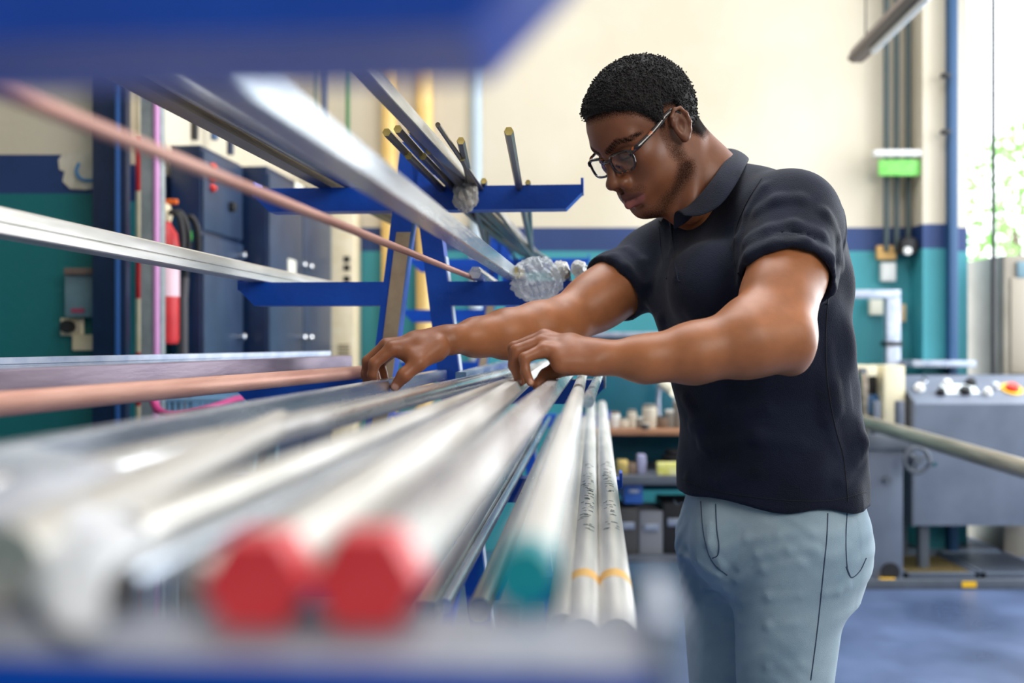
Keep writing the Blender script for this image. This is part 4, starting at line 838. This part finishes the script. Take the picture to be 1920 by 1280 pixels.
# hair line
HLf = np.array([-.13, -.09, -.05, -.034, -.022, .004, .014, .024, .034, .050, .070, .092, .12]); HLu = np.array([-.046, -.044, -.040, -.020, .036, .046, .016, .018, .040, .064, .080, .090, .094])
hline = np.interp(hf, HLf, HLu); hd = hu-hline
dens = np.maximum(dens, sst(-.022, .014, hd)*.92*(hd > -.03)*(hl < .0755+.0*hl)*headness)
ear_m = (hl > .0755) & (hf > -.036) & (hf < .012) & (hu < .045) & (hu > -.034); dens[ear_m] = 0
colr = colr*(1-.85*lash[:, None])
inner = ear_m & (hl < .083); colr[inner] *= .82
# finger nails
for c_, r_ in ((P(741, 725, 1.533), .0062), (P(700, 718, 1.551), .004), (P(996, 716, 1.391), .004), (P(975, 716, 1.412), .004)):
    k_ = 1-sst(r_*.8, r_*1.1, np.linalg.norm(skin_V-c_, axis=1)); colr = colr*(1-k_[:, None])+np.array(rgb(196, 150, 130)[:3])*k_[:, None]
skin_attr = np.concatenate([colr, dens[:, None]], 1)
def skin_mat():
    m = bpy.data.materials.new('skin'); m.use_nodes = True; nt = m.node_tree; N = nt.nodes; L = nt.links; b = N['Principled BSDF']
    at = N.new('ShaderNodeAttribute'); at.attribute_name = 'Col'; tc = N.new('ShaderNodeTexCoord')
    nz = N.new('ShaderNodeTexNoise'); nz.inputs['Scale'].default_value = 760; nz.inputs['Detail'].default_value = 2; L.new(tc.outputs['Object'], nz.inputs['Vector'])
    n2 = N.new('ShaderNodeTexNoise'); n2.inputs['Scale'].default_value = 28; n2.inputs['Detail'].default_value = 5; L.new(tc.outputs['Object'], n2.inputs['Vector'])
    mr = N.new('ShaderNodeMapRange'); mr.inputs['From Min'].default_value = .3; mr.inputs['From Max'].default_value = .7; mr.inputs['To Min'].default_value = .86; mr.inputs['To Max'].default_value = 1.14; L.new(n2.outputs['Fac'], mr.inputs['Value'])
    mul = N.new('ShaderNodeMix'); mul.data_type = 'RGBA'; mul.blend_type = 'MULTIPLY'; mul.inputs[0].default_value = 1; L.new(at.outputs['Color'], mul.inputs[6]); L.new(mr.outputs[0], mul.inputs[7])
    th = N.new('ShaderNodeMath'); th.operation = 'ADD'; L.new(at.outputs['Alpha'], th.inputs[0]); L.new(nz.outputs['Fac'], th.inputs[1])
    st = N.new('ShaderNodeMapRange'); st.inputs['From Min'].default_value = .74; st.inputs['From Max'].default_value = 1.28; L.new(th.outputs[0], st.inputs['Value'])
    mx = N.new('ShaderNodeMix'); mx.data_type = 'RGBA'; L.new(st.outputs[0], mx.inputs[0]); L.new(mul.outputs[2], mx.inputs[6]); mx.inputs[7].default_value = rgb(26, 21, 20); L.new(mx.outputs[2], b.inputs['Base Color'])
    rm = N.new('ShaderNodeMapRange'); rm.inputs['To Min'].default_value = .44; rm.inputs['To Max'].default_value = .95; L.new(st.outputs[0], rm.inputs['Value']); L.new(rm.outputs[0], b.inputs['Roughness']); sp = N.new('ShaderNodeMapRange'); sp.inputs['To Min'].default_value = .45; sp.inputs['To Max'].default_value = .05; L.new(st.outputs[0], sp.inputs['Value']); L.new(sp.outputs[0], b.inputs['Specular IOR Level'])
    b.inputs['Subsurface Weight'].default_value = .08; b.inputs['Subsurface Radius'].default_value = (.012, .005, .003); b.inputs['Subsurface Scale'].default_value = .6
    n3 = N.new('ShaderNodeTexNoise'); n3.inputs['Scale'].default_value = 700; n3.inputs['Detail'].default_value = 3; L.new(tc.outputs['Object'], n3.inputs['Vector'])
    bp = N.new('ShaderNodeBump'); bp.inputs['Strength'].default_value = .12; bp.inputs['Distance'].default_value = .002; L.new(n3.outputs['Fac'], bp.inputs['Height']); L.new(bp.outputs[0], b.inputs['Normal'])
    return m
man = empty('person', (PEL[0], PEL[1], 0), 'man in navy polo shirt, light jeans and glasses leaning over the metal bars', 'person')
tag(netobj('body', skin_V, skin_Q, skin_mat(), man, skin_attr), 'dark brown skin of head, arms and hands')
# ---------------- hair: offset of the skull that thins out at the hair line
hairf = Field()
hairf.u(H2(ell((-.006, 0, .046), (.098, .0745, .087))), 0); hairf.u(H2(ell((.036, 0, .045), (.060, .062, .060))), .02)

def hair_t(p):
    q = (p-hO.astype(f32))@HM; hd_ = q[:, 2]-np.interp(q[:, 0], HLf, HLu)
    side = sst(.055, .078, np.abs(q[:, 1]))*(1-sst(.05, .09, q[:, 2]))
    return -((-.006+(.0155-.0045*sst(.05, .095, q[:, 0]))*sst(-.004, .020, hd_))*(1-.28*side)).astype(f32)
hairf.u(cone(W(-.066, 0, -.012), W(-.064, 0, -.045), .020, .016), .03); hairf.disp(hair_t)
hv, hq = hairf.mesh(hO-.17, hO+.17, .003)
HAIR = mat('short_black_hair', rgb(24, 22, 23), rough=.75, col2=rgb(44, 40, 40), scale=420, detail=2, bump=.8, bscale=380, spec=.35)
hair = tag(netobj('hair', hv, hq, HAIR, man), 'short black curly hair')
tq = (hv-hO)@np.stack([hF, hL, hU], 1); tt = -hair_t(hv.astype(f32)); okv = np.where(tt > .0035)[0]
rng = np.random.RandomState(4); pick = rng.choice(okv, 9000); tb = MB(); ico = bmesh.new(); bmesh.ops.create_icosphere(ico, subdivisions=1, radius=1.0); iv = np.array([v.co for v in ico.verts]); ifc = np.array([[v.index for v in f.verts] for f in ico.faces]); ico.free()
rad = rng.uniform(.0010, .0019, len(pick)); cen = hv[pick]+rng.normal(0, .0016, (len(pick), 3)); TV = (iv[None]*rad[:, None, None]+cen[:, None]).reshape(-1, 3); TF = (ifc[None]+np.arange(len(pick))[:, None, None]*len(iv)).reshape(-1, 3)
me = bpy.data.meshes.new('curls'); me.from_pydata([tuple(v) for v in TV-ORIG[man.name]], [], [tuple(t) for t in TF]); me.materials.append(HAIR); co = bpy.data.objects.new('curls', me); COL.objects.link(co); co.parent = hair; tag(co, 'tight short curls', kind='stuff')

# ---------------- polo shirt
def plane(pt, nrm_):
    pt = np.array(pt, f32); n_ = np.array(nrm_, f32); n_ = n_/np.linalg.norm(n_); return lambda p: (p-pt)@n_
def shirt_field(folds=()):
    s = Field()
    s.u(loft(PEL2, fT, lT, torso_secs(0.0), 2.2), 0)
    s.u(ell(P(1490, 500, 1.74), (.078, .10, .13)), .06)                     # shoulder blade
    s.u(ell(P(1340, 540, 1.66), (.075, .075, .075)), .06)                    # chest
    s.u(cone(P(1385, 372, 1.76), SL+np.array([0, 0, -.010]), .060, .068), .05); s.u(cone(P(1330, 395, 1.82), SR+np.array([0, 0, -.008]), .058, .062), .05)
    # sleeves, cut square to the arm
    aL = (EL-SL)/np.linalg.norm(EL-SL); aR = (ER-SR)/np.linalg.norm(ER-SR)
    def sleeve(S, a, L_, r0, r1):
        e = S+a*L_; c = Field().u(cone(S, e+a*.08, r0, r1*1.0), 0).cut(plane(e, a), .004); c.u(lambda p, c1=cone(e-a*.026, e+a*.03, r1+.0025, r1+.0025), pl=plane(e, a), p2=plane(e-a*.026, -a): np.maximum(np.maximum(c1(p), pl(p)), p2(p)), .002)
        return c.ev
    s.u(sleeve(SL, aL, .150, .073, .0715), .035); s.u(sleeve(SR, aR, .122, .068, .0650), .035)
    for pts, r, sink, k in folds:
        for a, b in zip(pts[:-1], pts[1:]): s.u(cone(a, b, r, r), k)
    # openings
    for S, a, L_, r in ((SL, aL, .150, .0655), (SR, aR, .122, .0590)):
        e = S+a*L_; s.sub(lambda p, c1=cone(e-a*.030, e+a*.05, r, r), pl=plane(e-a*.030, -a): np.maximum(c1(p), pl(p)), .002)
    s.sub(cone(NB+np.array([.02, 0, -.02]), W(-.03, 0, -.04), .066, .066), .01)
    s.cut(lambda p: (.966-.004*np.clip(((p-PEL2.astype(f32))@lT)/.19, -1, 1)+.003*np.sin(p[:, 0]*40))-p[:, 2], .006)
    s.disp(lambda p: (.0016*np.sin(p[:, 2]*46+p[:, 0]*31+2*np.sin(p[:, 1]*23))+.0013*np.sin(p[:, 0]*60-p[:, 2]*25+p[:, 1]*40)).astype(f32)*sst(.0, .1, 1.5-p[:, 2]).astype(f32))
    return s
s0 = shirt_field()
def fold(px, r, sink): return (march(s0, px, lift=-(sink+.0016)), r, sink, .012)
FOLDS = [fold([(1432, 350), (1400, 400), (1384, 450), (1384, 485)], .008, .0055), fold([(1398, 455), (1440, 430), (1490, 420), (1540, 440)], .010, .007), fold([(1400, 478), (1450, 456), (1510, 462), (1552, 492)], .009, .006),
         fold([(1420, 395), (1455, 375), (1500, 372)], .011, .008), fold([(1548, 400), (1570, 450), (1574, 500), (1560, 545)], .010, .0065), fold([(1262, 430), (1262, 470), (1266, 520)], .006, .0035),
         fold([(1150, 480), (1175, 500), (1195, 540)], .008, .0055), fold([(1175, 465), (1205, 490), (1215, 530)], .009, .006), fold([(1215, 560), (1240, 600), (1250, 650)], .009, .006),
         fold([(1285, 745), (1310, 790), (1318, 835)], .010, .0075), fold([(1330, 840), (1420, 820), (1500, 830)], .012, .010), fold([(1300, 800), (1370, 770), (1440, 765)], .012, .0095), fold([(1545, 700), (1552, 790), (1575, 850)], .009, .0065),
         fold([(1578, 900), (1600, 862), (1618, 830)], .012, .0075), fold([(1290, 895), (1350, 905), (1420, 885)], .011, .009), fold([(1555, 650), (1562, 720), (1568, 770)], .009, .007), fold([(1300, 590), (1330, 640), (1345, 700)], .012, .0105)]
shirt = shirt_field(FOLDS)
sv, sq = shirt.mesh((.02, 1.42, .87), (.70, 2.08, 1.60), .0038)
def cloth(name, c1, c2, scale, weave, bump, rough=.85, sheen=.06):
    m = mat(name, c1, rough=rough, col2=c2, scale=scale, detail=6, spec=.25, sheen=sheen)
    nt = m.node_tree; N = nt.nodes; L = nt.links; tc = N.new('ShaderNodeTexCoord'); v = N.new('ShaderNodeTexVoronoi'); v.inputs['Scale'].default_value = weave; L.new(tc.outputs['Object'], v.inputs['Vector'])
    bp = N.new('ShaderNodeBump'); bp.inputs['Strength'].default_value = bump; bp.inputs['Distance'].default_value = .002; L.new(v.outputs['Distance'], bp.inputs['Height']); L.new(bp.outputs[0], N['Principled BSDF'].inputs['Normal']); return m
PIQUE = cloth('navy_pique', rgb(16, 21, 38), rgb(24, 31, 52), 14, 620, .35)
polo = tag(netobj('polo_shirt', sv, sq, PIQUE, man), 'dark navy polo shirt')
# collar
inn = [(1264, 402, 1.725), (1288, 390, 1.702), (1316, 362, 1.692), (1340, 332, 1.700), (1358, 304, 1.735), (1370, 288, 1.80), (1352, 284, 1.87), (1310, 318, 1.90), (1272, 362, 1.885), (1254, 392, 1.83), (1257, 402, 1.76)]
out = [(1283, 409, 1.672), (1318, 407, 1.648), (1352, 388, 1.642), (1378, 354, 1.655), (1397, 318, 1.70), (1404, 300, 1.80), (1375, 302, 1.93), (1310, 345, 1.97), (1252, 392, 1.95), (1234, 414, 1.88), (1240, 420, 1.77)]
A_ = bez([P(*t) for t in inn], 6); B_ = bez([P(*t) for t in out], 6)
mb = MB(); rows = []
for a, b in zip(A_, B_):
    outw = (b-a); mid = a*.5+b*.5+np.array([0, 0, .010]); rows.append([a+np.array([0, 0, -.028])-outw*.10, a-outw*.02, a+outw*.08+np.array([0, 0, .004]), mid, b+np.array([0, 0, .003])])
nr = 5; mb.add([p for r in rows for p in r], [(i*nr+j, i*nr+j+1, (i+1)*nr+j+1, (i+1)*nr+j) for i in range(len(rows)-1) for j in range(nr-1)])
col_ = mb.build('collar', PIQUE, polo); sm = col_.modifiers.new('thick', 'SOLIDIFY'); sm.thickness = .0036; sm.offset = 0; ss_ = col_.modifiers.new('soft', 'SUBSURF'); ss_.levels = 1; ss_.render_levels = 2
tag(col_, 'folded ribbed collar')
# placket, seams and buttons laid on the cloth
SEAM = mat('dark_thread', rgb(16, 18, 28), rough=.9)
def seam(px, r, m, name, parent, field, lift=.0004, label=None, n=8):
    pts = march(field, [tuple(t) for t in np.array(bez([(a, b, 0) for a, b in px], n))[:, :2]], lift=lift)
    return tag(MB().tube(list(pts), r, n=6).build(name, m, parent), label)
for px in ([(1258, 415), (1262, 460), (1270, 520), (1276, 528)], [(1236, 425), (1240, 470), (1250, 522)]): seam(px, .0012, PIQUE, 'placket_edge', polo, shirt, .0003)
seam([(1428, 335), (1398, 385), (1378, 440), (1378, 495), (1388, 520)], .0011, SEAM, 'shoulder_seam', polo, shirt, 0)
seam([(1552, 560), (1548, 640), (1552, 720), (1566, 800), (1582, 860), (1590, 940)], .0011, SEAM, 'side_seam', polo, shirt, 0)
seam([(1278, 898), (1330, 918), (1400, 930), (1480, 938), (1560, 938), (1624, 922)], .0009, SEAM, 'hem_stitch', polo, shirt, 0)
bp_ = march(shirt, [(1260, 416), (1266, 470)], lift=.001)
for c_ in bp_[:1]: tag(MB().lathe(c_, [(.0005, -.001), (.005, -.001), (.0055, 0), (.005, .0012), (.0005, .001)], 14, 'y').build('button', mat('grey_button', rgb(120, 124, 132), rough=.3), polo), 'small pale button')

# ---------------- jeans
LH = P(1484, 1035, 1.70); RH = P(1372, 1030, 1.86)
LK = np.array([.445, 1.665, .49]); RK = np.array([.402, 1.85, .49]); LA = np.array([.475, 1.70, .085]); RA = np.array([.425, 1.88, .085])
def jean_field(folds=()):
    s = Field()
    s.u(loft(PEL2, fT, lT, [(.80, -.01, 0, .150, .10, .09), (.845, -.005, 0, .168, .130, .120), (.885, 0, 0, .174, .136, .124), (.93, 0, 0, .171, .134, .114), (.99, 0, 0, .163, .126, .100)], 2.2), 0)
    s.u(cone(LH, LK, .098, .064), .05); s.u(cone(RH, RK, .098, .064), .05)
    s.u(ell(P(1530, 1012, 1.735), (.080, .082, .085)), .04); s.u(ell(P(1470, 1015, 1.93), (.085, .085, .085)), .04)
    s.u(cone(LK, LA, .064, .055), .03); s.u(cone(RK, RA, .064, .055), .03)
    s.u(ell(P(1350, 1025, 1.72), (.045, .045, .06)), .06)
    for pts, r, sink, k in folds:
        for a, b in zip(pts[:-1], pts[1:]): s.u(cone(a, b, r, r), k)
    s.cut(lambda p: .055-p[:, 2], .004)
    s.disp(lambda p: (.0009*np.sin(p[:, 2]*170+7*np.sin(p[:, 0]*28)+5*np.sin(p[:, 1]*31))*(.5+.5*np.sin(p[:, 2]*17+p[:, 0]*21))).astype(f32))
    return s
j0 = jean_field()
def jf(px, r, sink): return (march(j0, px, lift=-(sink*.62+.0008)), r*.62, sink, .010)
JF = [jf([(1385, 1062), (1420, 1040), (1480, 1030), (1530, 1028)], .008, .0055), jf([(1382, 1088), (1430, 1066), (1500, 1054)], .008, .0055), jf([(1350, 1030), (1400, 1010), (1460, 1004), (1520, 1000)], .008, .006), jf([(1392, 1130), (1440, 1118), (1500, 1116)], .007, .005),
      jf([(1275, 1040), (1310, 1055), (1345, 1078)], .007, .0045), jf([(1280, 1090), (1320, 1098), (1358, 1104)], .006, .004), jf([(1385, 1165), (1440, 1172), (1490, 1168)], .007, .005), jf([(1590, 1095), (1570, 1108), (1545, 1112)], .008, .0055), jf([(1382, 1240), (1440, 1250), (1500, 1246)], .007, .005), jf([(1330, 985), (1330, 1020), (1352, 1060)], .006, .003)]
jeans_f = jean_field(JF)
jv, jq = jeans_f.mesh((.24, 1.50, .03), (.70, 2.08, 1.00), .0045)
DENIM = cloth('faded_denim', rgb(132, 156, 174), rgb(170, 190, 202), 7, 900, .25, rough=.9, sheen=.2)
jeans = tag(netobj('jeans', jv, jq, DENIM, man), 'faded light blue jeans')
THR = mat('denim_thread', rgb(58, 72, 96), rough=.9)
for nm, px in (('side_seam', [(1552, 962), (1550, 1010), (1545, 1060), (1538, 1130), (1530, 1200), (1520, 1275)]), ('pocket_edge', [(1588, 962), (1586, 1010), (1588, 1060), (1594, 1080)]), ('pocket_edge', [(1586, 1062), (1596, 1082), (1612, 1070), (1624, 1046)]),
               ('fly_stitch', [(1342, 945), (1344, 990), (1348, 1020), (1346, 1040), (1336, 1046)]), ('fly_seam', [(1314, 940), (1318, 990), (1326, 1030), (1340, 1058), (1364, 1078)]), ('pocket_edge', [(1264, 938), (1270, 946), (1280, 940)])):
    seam(px, .0010, THR, nm, jeans, jeans_f, .0002)
SHOE = mat('dark_work_shoe', rgb(40, 38, 38), rough=.55, col2=rgb(52, 50, 48), scale=20)
SOLE = mat('shoe_sole', rgb(24, 24, 24), rough=.8)
for A0 in (LA, RA):
    c = np.array([A0[0], A0[1], 0]); s = Field(); s.u(cone(c+np.array([0, 0, .055])-fT*.02, c+np.array([0, 0, .045])+fT*.15, .042, .040), 0); s.u(cone(c+np.array([0, 0, .06]), c+np.array([0, 0, .12]), .045, .05), .03); s.cut(lambda p: .018-p[:, 2], .004)
    v_, q_ = s.mesh(c-np.array([.22, .2, .02]), c+np.array([.12, .12, .2]), .006); sh = tag(netobj('shoe', v_, q_, SHOE, man), 'dark shoe')
    mb = MB(); n_ = 28; pl = []
    for i in range(n_):
        t = 2*math.pi*i/n_; x = math.cos(t); y = math.sin(t); pl.append(c+fT*(.065+.135*x)+lT*(.046*y*(1-.12*x)))
    mb.prism(pl, (0, 0, .0), (0, 0, .022)); tag(mb.build('sole', SOLE, sh), 'black sole')

# ---------------- glasses
def tort():
    return mat('tortoiseshell', rgb(34, 18, 18), rough=.18, col2=rgb(206, 104, 34), scale=95, detail=2, spec=.6, lo=.60, hi=.72, coat=.5)
TORT = tort(); GLASS = bpy.data.materials.new('spectacle_glass'); GLASS.use_nodes = True
_nt = GLASS.node_tree; _nt.nodes.clear(); _o1 = _nt.nodes.new('ShaderNodeOutputMaterial'); _tr = _nt.nodes.new('ShaderNodeBsdfTransparent'); _gl = _nt.nodes.new('ShaderNodeBsdfGlossy'); _gl.inputs['Roughness'].default_value = .03; _mx = _nt.nodes.new('ShaderNodeMixShader'); _fr = _nt.nodes.new('ShaderNodeFresnel'); _fr.inputs[0].default_value = 1.22
_tr.inputs[0].default_value = (.93, .95, .97, 1); _mx.inputs[0].default_value = .09; _nt.links.new(_tr.outputs[0], _mx.inputs[1]); _nt.links.new(_gl.outputs[0], _mx.inputs[2]); _nt.links.new(_mx.outputs[0], _o1.inputs[0])
fb = MB()
def rim(s, n=40):
    pts = []
    for i in range(n):
        t = 2*math.pi*i/n; c, s_ = math.cos(t), math.sin(t); x = math.copysign(abs(c)**.55, c)*.0262; z = math.copysign(abs(s_)**.60, s_)*.0165
        if z < 0: x *= 1-.10*(-z/.0165)
        l = s*(.0345+x); pts.append(W(.1035-.55*(abs(l))**2/.06*.25-.10*z, l, .006+z))
    return pts
for s in (-1, 1):
    r_ = rim(s); fb.tube(r_+[r_[0]], [.0023]*(len(r_)+1), n=8, cap=False)
    up_ = [p for i, p in enumerate(r_) if 3 <= i <= 17]; fb.tube(up_, .0028, n=8)
fb.tube(bez([W(.1035, -.010, .013), W(.106, 0, .0155), W(.1035, .010, .013)], 6), .0022, n=8)
gl = fb.build('eyeglasses', TORT, man); tag(gl, 'tortoiseshell rectangular glasses frame')
for s in (-1, 1):
    tp = bez([W(.092, s*.0605, .0175), W(.080, s*.069, .020), W(.040, s*.0745, .026), W(.004, s*.0785, .0345), (W(-.014, s*.080, .030)), W(-.028, s*.079, .006)], 6)
    MB().tube([W(.099, s*.058, .0165)]+tp, [.0028]+[.0026]*7+[.0021]*(len(tp)-7), n=8, prof=[(math.cos(2*math.pi*k/8)*.6, math.sin(2*math.pi*k/8)*1.8) for k in range(8)]).build('temple_arm', TORT, gl)
    r_ = rim(s); c_ = sum(r_)/len(r_); mb = MB(); mb.add([c_]+r_, [(0, i+1, (i+1) % len(r_)+1) for i in range(len(r_))]); tag(mb.build('lens', GLASS, gl), 'clear lens')
    MB().tube([W(.098, s*.011, .004), W(.094, s*.0125, -.004)], .0018, n=8).build('nose_pad', TORT, gl)
